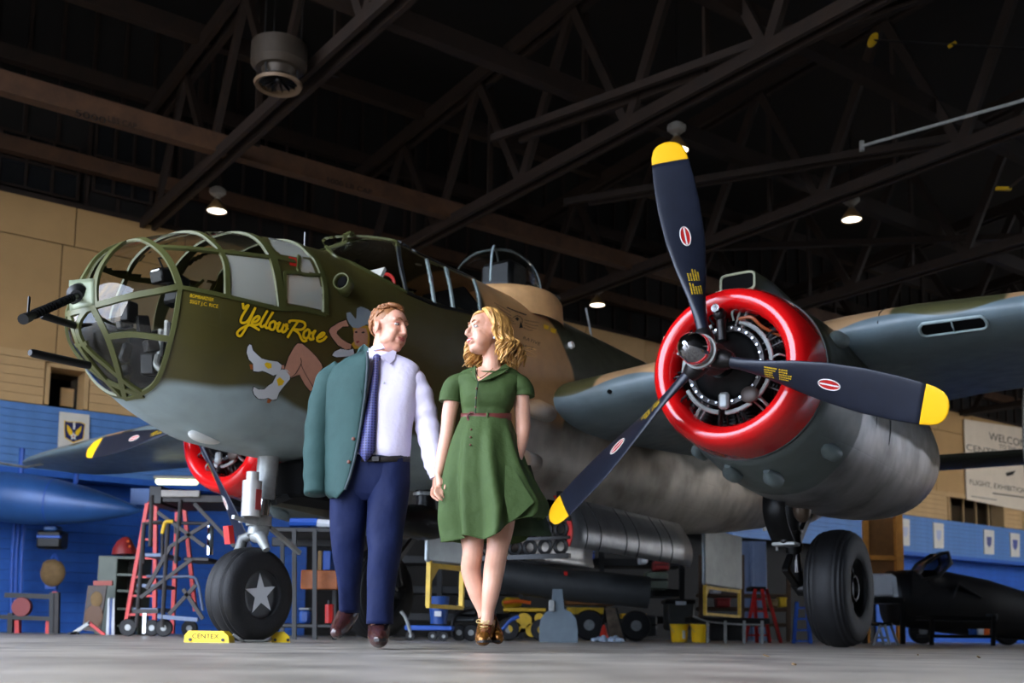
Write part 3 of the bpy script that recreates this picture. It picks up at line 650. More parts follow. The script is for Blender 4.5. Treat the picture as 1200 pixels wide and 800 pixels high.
# ---- hatches with ladders, direction-finder pod
def hatch(a0, a1, c0, c1, name):
    d = MB().box(A((a0 + a1) / 2, 0, (c0 + c1) / 2), (abs(a1 - a0), .06, c0 - c1), None, .02).obj('crew_hatch', M('hatch_grey_' + name, S(150, 158, 160), .4, .3, .2, 4), plane)
    l = MB(); z1 = c1; z0 = c1 - .42
    for a in (a0 + .06, a1 - .06): l.bar(A(a, 0, z1 + .02), A(a, 0, z0), .05, .03)
    l.bar(A(a0 + .05, 0, z0), A(a1 - .05, 0, z0), .04, .04); l.bar(A(a0 + .05, 0, z1 - .03), A(a1 - .05, 0, z1 - .03), .03, .05)
    l.prism([A(a0 + .08, -.01, z1 - .03), A(a0 + .22, -.01, z1 - .03), A(a0 + .08, -.01, z1 - .2)], (0, .02, 0)); l.obj('hatch_ladder', 'yellow_dirty', plane)
hatch(4.14, 4.80, 1.46, .77, 'front'); hatch(10.72, 12.18, 1.74, .90, 'rear')
fb = MB(); prof = []
for k in range(17):
    t = k / 16; x = .46 - .86 * t; r = .17 * (4 * t * (1 - t))**.5 * (1 - .25 * (t - .4)) if 0 < t < 1 else .004; prof.append((x, max(r, .004)))
fb.lathe(prof, A(4.12, 0, 1.14), 'X', 24); fb.tube([A(4.12, 0, 1.15), A(4.12, 0, 1.28), A(4.12, 0, 1.36), A(4.12, 0, 1.47)], [.14, .10, .09, .11], 20); fb = fb.obj('direction_finder_pod', 'black_metal', plane)
MB().tube([A(4.12, 0, 1.40), A(4.12, 0, 1.43)], .125, 20).obj('pod_flange', 'gear_grey', fb)

# ---- wings
WB = [0.3, .71, 1.6, 3.03, 4.2, 6.2, 8.4, 9.7, 10.15, 10.33]
wLE = pchip(WB, [5.25, 5.27, 5.32, 5.40, 5.46, 5.62, 5.85, 6.05, 6.25, 6.6]); wCH = pchip(WB, [3.95, 3.9, 3.75, 3.55, 3.3, 2.75, 2.15, 1.75, 1.35, .7])
wCC = pchip(WB, [2.47, 2.50, 2.60, 2.77, 2.88, 2.88, 2.85, 2.82, 2.81, 2.81]); wTC = pchip(WB, [.165, .165, .165, .165, .155, .145, .13, .12, .10, .05])
def wsec(b, s, n=22):
    le, ch, cc, tc_ = [float(f(b)) for f in (wLE, wCH, wCC, wTC)]; up, lo = [], []
    for k in range(n + 1):
        x = (1 - math.cos(PI * k / n)) / 2; y = tc_ / .2 * (.2969 * math.sqrt(x) - .126 * x - .3516 * x * x + .2843 * x**3 - .1015 * x**4); cam_ = .02 * math.sin(PI * x)
        up.append(A(le + x * ch, s * b, cc + (y + cam_) * ch)); lo.append(A(le + x * ch, s * b, cc + (-y * .9 + cam_) * ch))
    return up[::-1] + lo[1:-1]
def wsurf(b, x, low, s=1):
    le, ch, cc, tc_ = [float(f(b)) for f in (wLE, wCH, wCC, wTC)]; y = tc_ / .2 * (.2969 * math.sqrt(x) - .126 * x - .3516 * x * x + .2843 * x**3 - .1015 * x**4); cam_ = .02 * math.sin(PI * x)
    return A(le + x * ch, s * b, cc + ((-y * .9 if low else y) + cam_) * ch)
bs_ = [.3, .5, .71, 1.1, 1.6, 2.3, 3.03, 3.6, 4.2, 5.2, 6.2, 7.3, 8.4, 9.1, 9.7, 10.0, 10.15, 10.27, 10.33]
for s in (1, -1):
    w = MB().rings([wsec(b, s) for b in bs_]).obj('wing', 'wing_paint', plane, ang=180, label='port wing' if s == 1 else 'starboard wing')
    if s == 1:
        # oil cooler slot in the leading edge outboard of the engine
        def sl_pt(u, w, lift):
            xs = .010 - .058 * w; p = wsurf(4.55 + .27 * u, abs(xs), xs < 0); q = wsurf(4.55 + .27 * u, .3, 0); q.z = p.z; n_ = Vector((1, 0, -.25 if xs < 0 else .6)).normalized(); return p + n_ * lift
        rows = []
        for w_ in np.linspace(0, 1, 7):
            hw = 1 - .14 * (1 - math.sqrt(max(0, 1 - (w_ * 2 - 1)**2))); rows.append([sl_pt(u * hw, .32 + .8 * w_, .006) for u in np.linspace(-1, 1, 15)])
        MB().grid(rows).obj('cooler_slot', 'black_matte', w, ang=180)
        loop = rows[0] + [r[-1] for r in rows[1:-1]] + rows[-1][::-1] + [r[0] for r in rows[-2:0:-1]]
        MB().tube(loop, .015, 6, closed=True).obj('slot_lip', 'pale_metal', w)
        MB().tube([r[7] + Vector((.008, 0, 0)) for r in rows], .007, 6).obj('slot_divider', 'pale_metal', w)
        for b in (3.95, 5.4): MB().tube([wsurf(b, x, x_l) + Vector((0, 0, -.0)) for x, x_l in ((.2, 0), (.08, 0), (.02, 0), (.0, 0), (.02, 1), (.08, 1), (.3, 1))], .005, 5).obj('panel_seam', 'dark_grey', w)
        MB().cyl(wsurf(1.35, 0, 0) + Vector((-.02, 0, -.05)), wsurf(1.35, 0, 0) + Vector((.006, 0, -.05)), .022).obj('intake_hole', 'black_matte', w)
    else:
        p = wsurf(9.6, .02, 1, -1); pit = MB(); pit.tube([p + Vector((-.2, 0, -.03)), p + Vector((.1, 0, -.12)), p + Vector((1.3, 0, -.12)), p + Vector((1.45, 0, -.12))], [.02, .02, .018, .03], 10); pit.obj('pitot_tube', 'gear_grey', w)

# ---- tail
for s in (1, -1):
    rs = []
    for b in (.1, 1.2, 2.4, 3.85):
        le, ch = 14.35 + .05 * b, 1.6 - .06 * b; ring = []
        for k in range(24):
            t = 2 * PI * k / 24; x = (1 - math.cos(t)) / 2; y = .11 * math.sin(t) * (1 - x)**.4; ring.append(A(le + x * ch, s * b, 3.17 + y))
        rs.append(ring)
    MB().rings(rs).obj('tailplane', M('tail_olive', S(36, 36, 26), .5, 0, .2, 3) if s == 1 else 'tail_olive', plane, ang=60)
    fin = []
    for c, le, ch in ((2.35, 14.6, 1.3), (2.6, 14.2, 1.9), (3.2, 14.05, 2.1), (3.9, 14.2, 1.95), (4.5, 14.5, 1.5), (4.85, 14.9, .8)):
        fin.append([A(le + (1 - math.cos(2 * PI * k / 20)) / 2 * ch, s * 3.87 + .06 * math.sin(2 * PI * k / 20), c) for k in range(20)])
    MB().rings(fin).obj('tail_fin', 'tail_olive', plane, ang=60)

# ---- engines, cowlings, nacelles, propellers
AHUB, CH, BH = 3.84, 2.32, 3.03
def pitch_at(r): return R(np.interp(r, [0.2, .6, 1.2, 1.92], [62, 48, 34, 26]))
def chord_at(r): return float(np.interp(r, [.18, .3, .5, .75, 1.0, 1.3, 1.55, 1.72, 1.80, 1.86, 1.90, 1.918], [.11, .115, .17, .27, .335, .36, .345, .315, .29, .245, .17, .06]))
def thick_at(r): return float(np.interp(r, [.18, .3, .5, .8, 1.3, 1.92], [.11, .10, .075, .05, .03, .012]))
def bl(r0, r1, n):
    rs = []
    for r in np.linspace(r0, r1, n):
        be, ch, tk = pitch_at(r), chord_at(r), thick_at(r); d = Vector((math.sin(be), -math.cos(be), 0)); nn_ = Vector((math.cos(be), math.sin(be), 0))
        rs.append([Vector((0, 0, r)) + d * ch / 2 * math.cos(t) + nn_ * tk / 2 * math.sin(t) * (1.0 if math.sin(t) > 0 else .5) for t in np.arange(20) / 20 * 2 * PI])
    return MB().rings(rs)
def on_blade(r, off, lift=.003):
    be, tk, ch = pitch_at(r), thick_at(r), chord_at(r); d = Vector((math.sin(be), -math.cos(be), 0)); nn_ = Vector((math.cos(be), math.sin(be), 0))
    u = off / (ch / 2); return Vector((0, 0, r)) + d * off + nn_ * (tk / 2 * math.sqrt(max(0, 1 - u * u)) + lift)
def bladeset(par, ang, first):
    global BLM
    if first:
        BLM = []
        b = bl(.17, 1.735, 40).obj('blade', 'prop_blue', par, ang=180); BLM.append((b, None))
        t = bl(1.735, 1.918, 14).obj('blade_tip', 'prop_yellow', par, ang=180)
        em = MB(); em.add([on_blade(1.04 + .085 * math.cos(t_), .042 * math.sin(t_), .003) for t_ in np.arange(24) / 24 * 2 * PI], [tuple(range(24))]); em = em.obj('maker_emblem', 'red_paint', par, smooth=False)
        e2 = MB(); e2.tube([on_blade(1.04 + .085 * math.cos(t_), .042 * math.sin(t_), .004) for t_ in np.arange(24) / 24 * 2 * PI], .004, 5, closed=True); e2.add([on_blade(.965, -.006, .005), on_blade(1.115, -.006, .005), on_blade(1.115, .006, .005), on_blade(.965, .006, .005)], [(0, 1, 2, 3)]); e2 = e2.obj('emblem_trim', 'white_paint', par, smooth=False)
        st = MB(); q = random.Random(3)
        for grp in (.52, .64):
            for k in range(5):
                y = -.045 + .022 * k; x = grp; end = grp + q.uniform(.06, .10)
                while x < end:
                    w = q.uniform(.004, .009); st.add([on_blade(x, y, .003), on_blade(x + w, y, .003), on_blade(x + w, y + .011, .003), on_blade(x, y + .011, .003)], [(0, 1, 2, 3)]); x += w + .005
        st = st.obj('stencil_lines', 'art_yellow', par, smooth=False, kind='stuff')
        BLM = [b, t, em, e2, st]; objs = BLM
    else:
        objs = [o.copy() for o in BLM]
        for o in objs: C.objects.link(o); o.parent = par
    for o in objs: o.rotation_euler = (ang - PI / 2, 0, 0)
cyl_mesh = None
def engine(s, th0, first):
    c0 = A(AHUB, s * BH, CH); side = 'port' if s == 1 else 'starboard'
    X = lambda da, r=0, t=0: c0 + Vector((-da, r * math.cos(t), r * math.sin(t)))
    # propeller
    hub = MB().lathe([(-.16, .10), (-.16, .13), (-.10, .135), (-.07, .115), (-.03, .105), (.06, .105), (.10, .13), (.13, .12)], (0, 0, 0), 'X', 32, cap=True)
    for k in range(3):
        t = th0 + k * 2 * PI / 3; d = Vector((0, math.cos(t), math.sin(t))); hub.tube([d * .05, d * .15, d * .19, d * .22], [.085, .085, .075, .06], 16)
    prop = hub.obj('propeller', 'steel_dark', plane, label='three-bladed propeller with yellow tips'); prop.location = c0
    MB().lathe([(.10, .125), (.13, .14), (.16, .14), (.165, .125), (.20, .125)], (0, 0, 0), 'X', 32, cap=True).obj('hub_collar', 'gear_grey', prop)
    MB().lathe([(.19, .118), (.22, .122), (.28, .122), (.34, .108), (.39, .08), (.42, .042), (.43, .014), (.445, .014), (.445, .001)], (0, 0, 0), 'X', 32).obj('hub_dome', 'chrome', prop)
    MB().lathe([(.225, .1235), (.233, .1235)], (0, 0, 0), 'X', 32).obj('hub_stripe', 'red_gloss', prop, solid=.004)
    bo = MB()
    for k in range(12): t = k / 12 * 2 * PI; bo.cyl((.09, .125 * math.cos(t), .125 * math.sin(t)), (.125, .125 * math.cos(t), .125 * math.sin(t)), .012, n=8)
    bo.obj('hub_bolt_ring', 'steel_bright', prop, kind='stuff')
    for k in range(3): bladeset(prop, th0 + k * 2 * PI / 3, first and k == 0)
    # cowling
    cw = MB().lathe([(-.95, .50), (-.70, .49), (-.52, .485), (-.42, .495), (-.36, .53), (-.335, .58), (-.35, .63), (-.40, .665), (-.50, .695), (-.65, .712), (-.80, .72)], c0, 'X', 64).obj('cowl_ring', 'red_gloss', plane, ang=180, label='glossy red cowling ring')
    MB().lathe([(-.79, .715), (-.79, .728), (-.815, .728), (-.815, .715)], c0, 'X', 64).obj('cowl_seam', 'steel_dark', cw)
    # radial engine
    en = MB().lathe([(-.28, .001), (-.28, .12), (-.34, .17), (-.38, .25), (-.42, .30), (-.50, .33), (-.60, .34), (-1.2, .34)], c0, 'X', 48).obj('engine', 'black_metal', plane)
    MB().lathe([(-.36, .30), (-.362, .335), (-.40, .345), (-.42, .30)], c0, 'X', 48).obj('gear_case_flange', 'steel_dark', en)
    tor = MB()
    for (t0, t1) in ((-.9, 1.25), (-2.7, -1.75), (-1.6, -1.0), (1.9, 3.2)): tor.tube([X(.40, .385, t) for t in np.linspace(t0, t1, 22)], .020, 8)
    tor.obj('ignition_ring', 'gear_grey', en)
    bb = MB()
    for k in range(28): t = k / 28 * 2 * PI; bb.cyl(X(.335, .315, t), X(.37, .315, t), .010, n=6)
    bb.obj('case_bolts', 'steel_bright', en, kind='stuff')
    MB().lathe([(-1.0, .001), (-1.0, .70)], c0, 'X', 32).obj('engine_baffle', 'black_matte', en)
    global cyl_mesh
    for k in range(14):
        t = k / 14 * 2 * PI; da = .62 if k % 2 else .80; d = Vector((0, math.cos(t), math.sin(t)))
        if cyl_mesh is None:
            m = MB(); m.tube([(0, 0, z) for z in (.30, .62)], .07, 14)
            for z in np.linspace(.36, .60, 9): m.tube([(0, 0, z), (0, 0, z + .010)], .10, 14)
            m.box((.02, 0, .63), (.18, .14, .07), None, .02); cyl_mesh = m.obj('cylinder', 'black_metal', en)
            o = cyl_mesh
        else: o = cyl_mesh.copy(); C.objects.link(o); o.parent = en
        o.location = c0 + Vector((-da, 0, 0)); o.rotation_euler = (t - PI / 2, 0, 0)
        pr = MB(); t2 = t + .10; pr.tube([X(.46, .30, t2), X(da - .10, .58, t + .05)], .010, 6); pr.tube([X(.46, .30, t - .1), X(da - .10, .58, t - .05)], .010, 6); pr.tube(smoothpath([X(.40, .39, t + .06), X(.38, .46, t + .09), X(.50, .52, t + .04)], 4), .009, 6); pr.obj('pushrod_tubes', 'steel_dark' if k % 3 else 'gear_grey', en, kind='stuff')
    MB().tube(smoothpath([X(.36, .40, 1.25), X(.34, .44, 1.0), X(.40, .43, .75), X(.5, .48, .5)]), .014, 6).obj('ignition_lead', 'wire_brown', en)
    gv = MB(); gv.tube([X(.30, .20, 1.55), X(.30, .42, 1.6)], .04, 12); gv.ell(X(.28, .42, 1.6), .055); gv.cyl(X(.36, .45, 1.6), X(.20, .45, 1.6), .03); gv.obj('propeller_governor', 'steel_dark', en)
    MB().cyl(X(.19, .45, 1.6), X(.22, .45, 1.6), .034).obj('governor_cap', 'steel_bright', en)
    gb = MB(); gb.box(X(.34, .30, -PI / 2), (.06, .09, .14), None, .02); gb.obj('oil_sump', 'gear_grey', en); MB().ell(X(.36, .34, -.9), (.03, .08, .07)).obj('nose_plate', M('engine_brown', S(72, 60, 54), .5, .2) if first else 'engine_brown', en)
    # nacelle
    NS = [(4.62, 3.04, 1.60, .72, 2.0), (5.0, 3.06, 1.52, .735, 2.1), (5.5, 3.08, 1.42, .735, 2.2), (6.3, 3.06, 1.385, .72, 2.3), (7.2, 3.02, 1.39, .71, 2.3), (8.2, 2.98, 1.45, .69, 2.3), (9.0, 2.95, 1.56, .63, 2.2), (9.7, 2.90, 1.75, .52, 2.1), (10.4, 2.82, 2.05, .36, 2.0), (10.9, 2.74, 2.32, .2, 2.0), (11.15, 2.62, 2.52, .05, 2.0)]
    rs = []
    f = [pchip([q[0] for q in NS], [q[k] for q in NS]) for k in (1, 2, 3, 4)]
    for a in np.concatenate([np.linspace(4.62, 9, 26), np.linspace(9.2, 11.15, 12)]):
        t_, b_, w_, n_ = [float(g(a)) for g in f]; ring = []
        for k in range(48):
            t = 2 * PI * k / 48; cs, sn = math.cos(t), math.sin(t)
            ring.append(A(a, s * BH + w_ * np.sign(cs) * abs(cs)**(2 / n_), (t_ + b_) / 2 + (t_ - b_) / 2 * np.sign(sn) * abs(sn)**(2 / n_)))
        rs.append(ring)
    nc = MB().rings(rs).obj('nacelle', 'nacelle_paint', plane, ang=180, label=side + ' engine nacelle')
    # exhaust stacks and bulges
    for (a, t) in ((4.95, -1.9), (5.05, -1.45), (5.2, -.75), (5.1, -2.5), (5.0, -.2), (5.0, 3.4), (5.05, 2.7), (5.1, .5)):
        w_, t_, b_ = float(f[2](a)), float(f[0](a)), float(f[1](a)); p = A(a, s * BH + w_ * math.cos(t) * .97, (t_ + b_) / 2 + (t_ - b_) / 2 * math.sin(t) * .97)
        d = Vector((0, math.cos(t), math.sin(t))); st = MB(); st.tube([p + Vector((.14, 0, 0)), p + Vector((.04, 0, 0)) + d * .045, p + Vector((-.10, 0, 0)) + d * .06], [.03, .075, .07], 12); st.obj('exhaust_stack_fairing', M('stack_grey', S(112, 124, 124), .45, .2, .25, 6) if 'stack_grey' not in MATS else 'stack_grey', nc)
    if s == 1:
        for k in range(2):
            pth = [A(6.1 + .5 * k, s * BH + float(f[2](6.2)) * math.cos(t) * 1.003, (float(f[0](6.2)) + float(f[1](6.2))) / 2 + (float(f[0](6.2)) - float(f[1](6.2))) / 2 * math.sin(t) * 1.003) for t in np.linspace(-1.2, 0, 10)]
            MB().tube(pth, .008, 5).obj('panel_seam', 'dark_grey', nc)
        MB().ell(A(6.55, BH - .15, 1.40), (.1, .09, .14)).obj('drain_fairing', M('drain_brown', S(110, 95, 82), .4, .5), nc)
    # carburettor scoop
    sc_ = MB(); R_ = lambda a, w, h, z: [A(a, s * BH + w * np.sign(math.cos(t)) * abs(math.cos(t))**.35, z + h * np.sign(math.sin(t)) * abs(math.sin(t))**.35) for t in (np.arange(28) + .5) / 28 * 2 * PI]
    sc_.rings([R_(4.50, .15, .075, 3.12), R_(4.52, .165, .09, 3.12), R_(4.9, .18, .12, 3.11), R_(5.6, .19, .13, 3.06), R_(6.6, .14, .1, 3.02), R_(7.3, .05, .05, 2.98)], True); sc_ = sc_.obj('carburettor_scoop', M('scoop_olive', DKOL, .4, .1) if first else 'scoop_olive', plane)
    MB().add(R_(4.498, .14, .068, 3.12), [tuple(range(28))]).obj('scoop_mouth', 'black_matte', sc_, smooth=False)
    MB().tube(R_(4.495, .152, .078, 3.12), .011, 6, closed=True).obj('scoop_lip', M('scoop_lip', S(150, 155, 130), .45) if first else 'scoop_lip', sc_)
    main_gear(s)

def tyre(name, c, r, w, par, ribs=5, rim=.5, deep=.05):
    prof = []; rr = r - w * .42
    for t in np.linspace(-2.55, 2.55, 40):
        y = w / 2 * np.sign(math.sin(t)) * abs(math.sin(t))**.75; z = r - w * .42 + w * .42 * np.sign(math.cos(t)) * abs(math.cos(t))**.7
        if ribs and abs(math.sin(t)) < .80 and math.cos(t) > 0:
            ph = (y / (w * .36) * ribs / 2) % 1; z -= .010 if ph < .14 or ph > .86 else 0
        prof.append((y, max(z, rim * r * .98)))
    return MB().lathe(prof, c, 'Y', 64).obj(name, 'rubber', par, ang=30)
def main_gear(s):
    r, y0, a0 = .60, s * BH, 7.05; cz = r + (a0 - 4) * math.sin(-PP)
    c = A(a0, y0 + s * .06, cz)
    w = tyre('main_wheel', c, r, .44, plane, 7, .5)
    for o in (1, -1):
        q = s * o; Y = lambda d: q * d
        MB().lathe([(Y(.12), .001), (Y(.13), .10), (Y(.16), .11), (Y(.165), .13), (Y(.10), .16), (Y(.09), .24), (Y(.15), .27), (Y(.165), .30), (Y(.15), .325), (Y(.12), .33)], c, 'Y', 40).obj('wheel_rim', 'black_metal', w)
        MB().lathe([(Y(.168), .292), (Y(.173), .30), (Y(.168), .308)], c, 'Y', 40).obj('rim_edge', 'dark_grey', w)
    bx = MB()
    for k in range(10): t = k / 10 * 2 * PI; bx.cyl(c + Vector((.20 * math.cos(t), s * .09, .20 * math.sin(t))), c + Vector((.20 * math.cos(t), s * .12, .20 * math.sin(t))), .02, n=8)
    bx.obj('wheel_bolts', 'steel_dark', w, kind='stuff')
    yi = y0 - s * .36
    g = MB(); g.tube([A(6.75, yi, 1.9), A(6.82, yi, 1.30), A(6.82, yi, 1.28), A(6.9, yi, 1.0)], [.10, .10, .085, .085], 16); g.tube([A(6.9, yi, 1.0), A(7.0, yi, .72)], .06, 14); g = g.obj('main_gear_strut', 'black_metal', plane)
    MB().tube([A(7.02, yi, cz + .06), A(7.05, yi, cz), A(7.05, y0 + s * .1, cz)], [.09, .08, .06], 14).obj('axle', 'black_metal', g)
    for z in (1.22, 1.08): MB().tube([A(6.85, yi, z), A(6.855, yi, z - .03)], .108, 16).obj('strut_band', 'steel_dark', g)
    MB().tube([A(6.9, yi + s * .02, .98), A(6.95, yi + s * .02, .80)], .045, 12).obj('oleo_piston', 'chrome', g)
    MB().bar(A(6.95, yi, 1.05), A(7.55, yi + s * .02, 1.62), .05, .07).obj('drag_brace', 'black_metal', g); MB().bar(A(6.3, yi - s * .1, 1.18), A(7.3, yi + s * .03, 1.50), .025, .03).obj('retract_rod', 'gear_grey', g)
    MB().tube([A(6.62, yi - s * .1, 1.55), A(6.68, yi - s * .1, 1.0)], .014, 6).obj('hydraulic_line', 'gear_grey', g)
    tl = MB(); tl.bar(A(6.78, yi, .95), A(6.62, yi, .80), .06, .04); tl.bar(A(6.62, yi, .80), A(6.95, yi, .66), .06, .04); tl.obj('torque_link', 'black_metal', g)
    # curved front fairing door
    rows = []
    for k in range(10):
        t = k / 9; rows.append([A(6.02 + .10 * math.sin(t * PI) * -1 + .22 * t**2, y0 - s * (.34 - .22 * u), 1.55 - .52 * t) for u in (0, .5, 1)])
    dr = MB().grid(rows).obj('gear_door', 'black_metal', plane, solid=.03, ang=180)
    MB().box(A(6.26, y0 - s * .22, 1.02), (.16, .24, .035), None, .01).obj('door_foot', 'gear_grey', dr); MB().ell(A(6.22, y0 - s * .22, 1.05), .05).obj('door_roller', 'steel_dark', dr)
engine(1, R(100.8), True); engine(-1, R(182.9), False)

# ---- nose gear
ng_c = A(1.92, 0, .372 - .018); nw = tyre('nose_wheel', ng_c, .372, .31, plane, 5, .52)
for s in (1, -1):
    MB().lathe([(s * .118, .001), (s * .118, .13), (s * .116, .17), (s * .122, .185), (s * .130, .20), (s * .11, .21)], ng_c, 'Y', 48).obj('wheel_hub', M('hub_black', S(24, 25, 28), .4), nw)
    st = MB(); pts = []
    for k in range(10): t = PI / 2 + k * PI / 5 + .12; r = .165 if k % 2 == 0 else .065; pts.append(ng_c + Vector((-r * math.cos(t) * s, s * .1215, r * math.sin(t))))
    st.prism(pts, (0, s * .003, 0)).obj('hub_star', 'art_white', nw, smooth=False)
    MB().tube([ng_c + Vector((.20 * math.cos(t), s * .127, .20 * math.sin(t))) for t in np.arange(40) / 40 * 2 * PI], .007, 6, closed=True).obj('rim_edge', 'dark_grey', nw)
ns = MB(); ns.tube([A(2.06, 0, 1.55), A(2.03, 0, 1.12)], .085, 18); ns = ns.obj('nose_gear_strut', 'gear_grey', plane)
MB().tube([A(2.03, 0, 1.12), A(2.0, 0, .84)], .05, 14).obj('oleo_piston', 'chrome', ns)
fk = MB(); fk.tube([A(2.0, 0, .92), A(1.98, 0, .86), A(1.95, .0, .80)], [.075, .085, .07], 14)
for s in (1, -1):
    if s == 1: fk.tube([A(1.96, 0, .82), A(1.94, .08, .80), A(1.93, .155, .70)], [.06, .05, .03], 10)
    fk.tube([A(1.98, 0, .84), A(1.95, -.14, .80), A(1.92, -.18, .60), A(1.92, -.18, .36), A(1.92, 0, .355)], .045, 10)
fk.obj('wheel_fork', 'gear_grey', ns)
sd_ = MB(); sd_.tube([A(1.80, .10, 1.23), A(1.80, .10, .95)], .075, 16); sd_.tube([A(1.80, .10, 1.23), A(1.80, .10, 1.30)], .05, 12); sd_ = sd_.obj('shimmy_damper', M('canister', S(175, 172, 168), .4, .2, .15, 9), ns)
MB().box(A(1.80, .176, 1.08), (.06, .002, .16)).obj('damper_label', 'art_red', sd_)
tl = MB(); tl.bar(A(1.72, .08, .92), A(1.98, .03, .95), .05, .04); tl.tube([A(1.98, 0, .98), A(1.98, 0, .90)], .10, 16); tl.bar(A(1.62, .1, .93), A(1.85, .1, .9), .03, .03); tl.obj('torque_link', 'gear_grey', ns)
MB().bar(A(2.1, 0, .9), A(2.45, 0, .72), .03, .035).obj('tow_arm', 'gear_grey', ns); MB().bar(A(2.08, .05, 1.1), A(3.0, .05, 1.5), .06, .05).obj('drag_brace', 'dark_grey', ns)
MB().box(A(1.66, .02, .80), (.05, .06, .14), (0, .2, 0)).obj('safety_flag', 'red_paint', ns)
for s in (1, -1):
    rows = [[A(2.3 + .9 * j / 5, s * (.30 + .10 * math.sin(k / 5 * 1.6)), 1.50 - .34 * k / 5 - .05 * j / 5) for j in range(6)] for k in range(6)]
    MB().grid(rows).obj('nose_gear_door', M('door_tan', S(95, 92, 80), .5, .2, .3, 5) if s == 1 else 'door_tan', plane, solid=.02)
MB().box(A(2.65, 0, 1.30), (.9, .5, .3), None, .03).obj('wheel_well', 'black_matte', plane)
# ================================================================== SETTING
M('floor_concrete', S(172, 165, 155), .36, 0, .35, 1.6, .35, 9, col2=S(94, 89, 83))
M('blue_board', S(36, 90, 176), .5, 0, .18, 3); M('fascia_blue', S(84, 126, 184), .5, 0, .18, 3); M('cream_board', S(184, 150, 104), .6, 0, .12, 2); M('cream_panel', S(172, 136, 88), .6, 0, .1, 1)
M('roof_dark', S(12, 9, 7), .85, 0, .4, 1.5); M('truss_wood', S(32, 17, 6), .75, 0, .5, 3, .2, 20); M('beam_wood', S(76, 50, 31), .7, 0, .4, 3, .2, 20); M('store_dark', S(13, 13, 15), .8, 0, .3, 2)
M('ink', S(25, 22, 20), .7); M('beam_ink', S(6, 4, 3), .8)
MB().box((0, 10, -.05), (260, 200, .1)).obj('floor', 'floor_concrete', None, smooth=False, kind='structure')
WR = Matrix.Rotation(WANG, 3, 'Z')
def wbox(mb, s0, s1, v0, v1, z0, z1, **k): return mb.box(W((s0 + s1) / 2, (v0 + v1) / 2, (z0 + z1) / 2), (abs(s1 - s0), abs(v1 - v0), abs(z1 - z0)), WR, **k)
SL, SR, VF, ZR = -9, 50, 24.0, 12.8
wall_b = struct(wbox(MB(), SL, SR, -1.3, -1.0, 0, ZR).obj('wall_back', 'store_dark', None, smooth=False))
struct(wbox(MB(), SL - .3, SL, -1.3, 7.0, 0, ZR).obj('wall_left', 'cream_panel', None, smooth=False)); struct(wbox(MB(), SL - .3, SL, 7.0, VF, 9.0, ZR).obj('trim_6', 'roof_dark', None, smooth=False))  # unseen left end; lintel and opening added to shape the side light
for k_, (a_, b_) in enumerate(((-9, 29), (42, SR))): struct(wbox(MB(), a_, b_, VF - .3, VF, 0, 9.8).obj('door_%d' % (k_ + 1), 'roof_dark', None, smooth=False))  # unseen front panels added to block light; gap lights the far wall
struct(wbox(MB(), SR, SR + .3, -1.3, VF, 0, ZR).obj('wall_right', 'cream_panel', None, smooth=False))
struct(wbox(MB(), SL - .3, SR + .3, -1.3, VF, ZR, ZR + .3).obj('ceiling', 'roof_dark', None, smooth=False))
struct(wbox(MB(), SL - .3, SR + .3, VF - .3, VF, 9.8, ZR).obj('wall_front', 'roof_dark', None, smooth=False))
WM = Matrix.Translation(W(0, 0, 0)) @ Matrix.Rotation(WANG, 4, 'Z')      # wall frame: x along, -y out of the wall
def wpiece(mesh_o, s, v, z, name, parent=wall_b):
    pass
_bm = {}
def board(s0, s1, v, z0, z1, mat, name, thick=.04, lean=.012, parent=None):
    """one lapped board of the back wall"""
    key = (round(s1 - s0, 3), round(z1 - z0, 3), mat)
    if key not in _bm:
        l, h = s1 - s0, z1 - z0
        m = MB(); m.add([(0, 0, 0), (l, 0, 0), (l, -thick - lean, 0), (0, -thick - lean, 0), (0, 0, h), (l, 0, h), (l, -thick, h), (0, -thick, h)], [(0, 1, 2, 3), (4, 7, 6, 5), (0, 4, 5, 1), (1, 5, 6, 2), (2, 6, 7, 3), (3, 7, 4, 0)])
        _bm[key] = m.obj(name, mat, parent or wall_b, smooth=False); o = _bm[key]
    else: o = _bm[key].copy(); C.objects.link(o); o.name = name; o.parent = parent or wall_b
    o.location = W(s0, v, z0); o.rotation_euler = (0, 0, WANG); return o
for s0, s1 in ((-9, 6.6), (27.9, 50)):
    
    for k in range(15): board(s0, s1, -.95, .2 * k, .2 * k + .194, 'blue_board', 'board')
    struct(wbox(MB(), s0, s1, -1.0, 0, 3.0, 3.03).obj('trim_1', 'blue_board', None, smooth=False))
    struct(wbox(MB(), s0, s1, 0, .06, 2.94, 3.06).obj('trim_2', 'blue_board', None, smooth=False))
for s0, s1 in ((-9, 20.5), (20.5, 50)):
    for k in range(9): board(s0, s1, 0, 3.02 + .1425 * k, 3.02 + .1425 * (k + 1) - .006, 'fascia_blue', 'board')
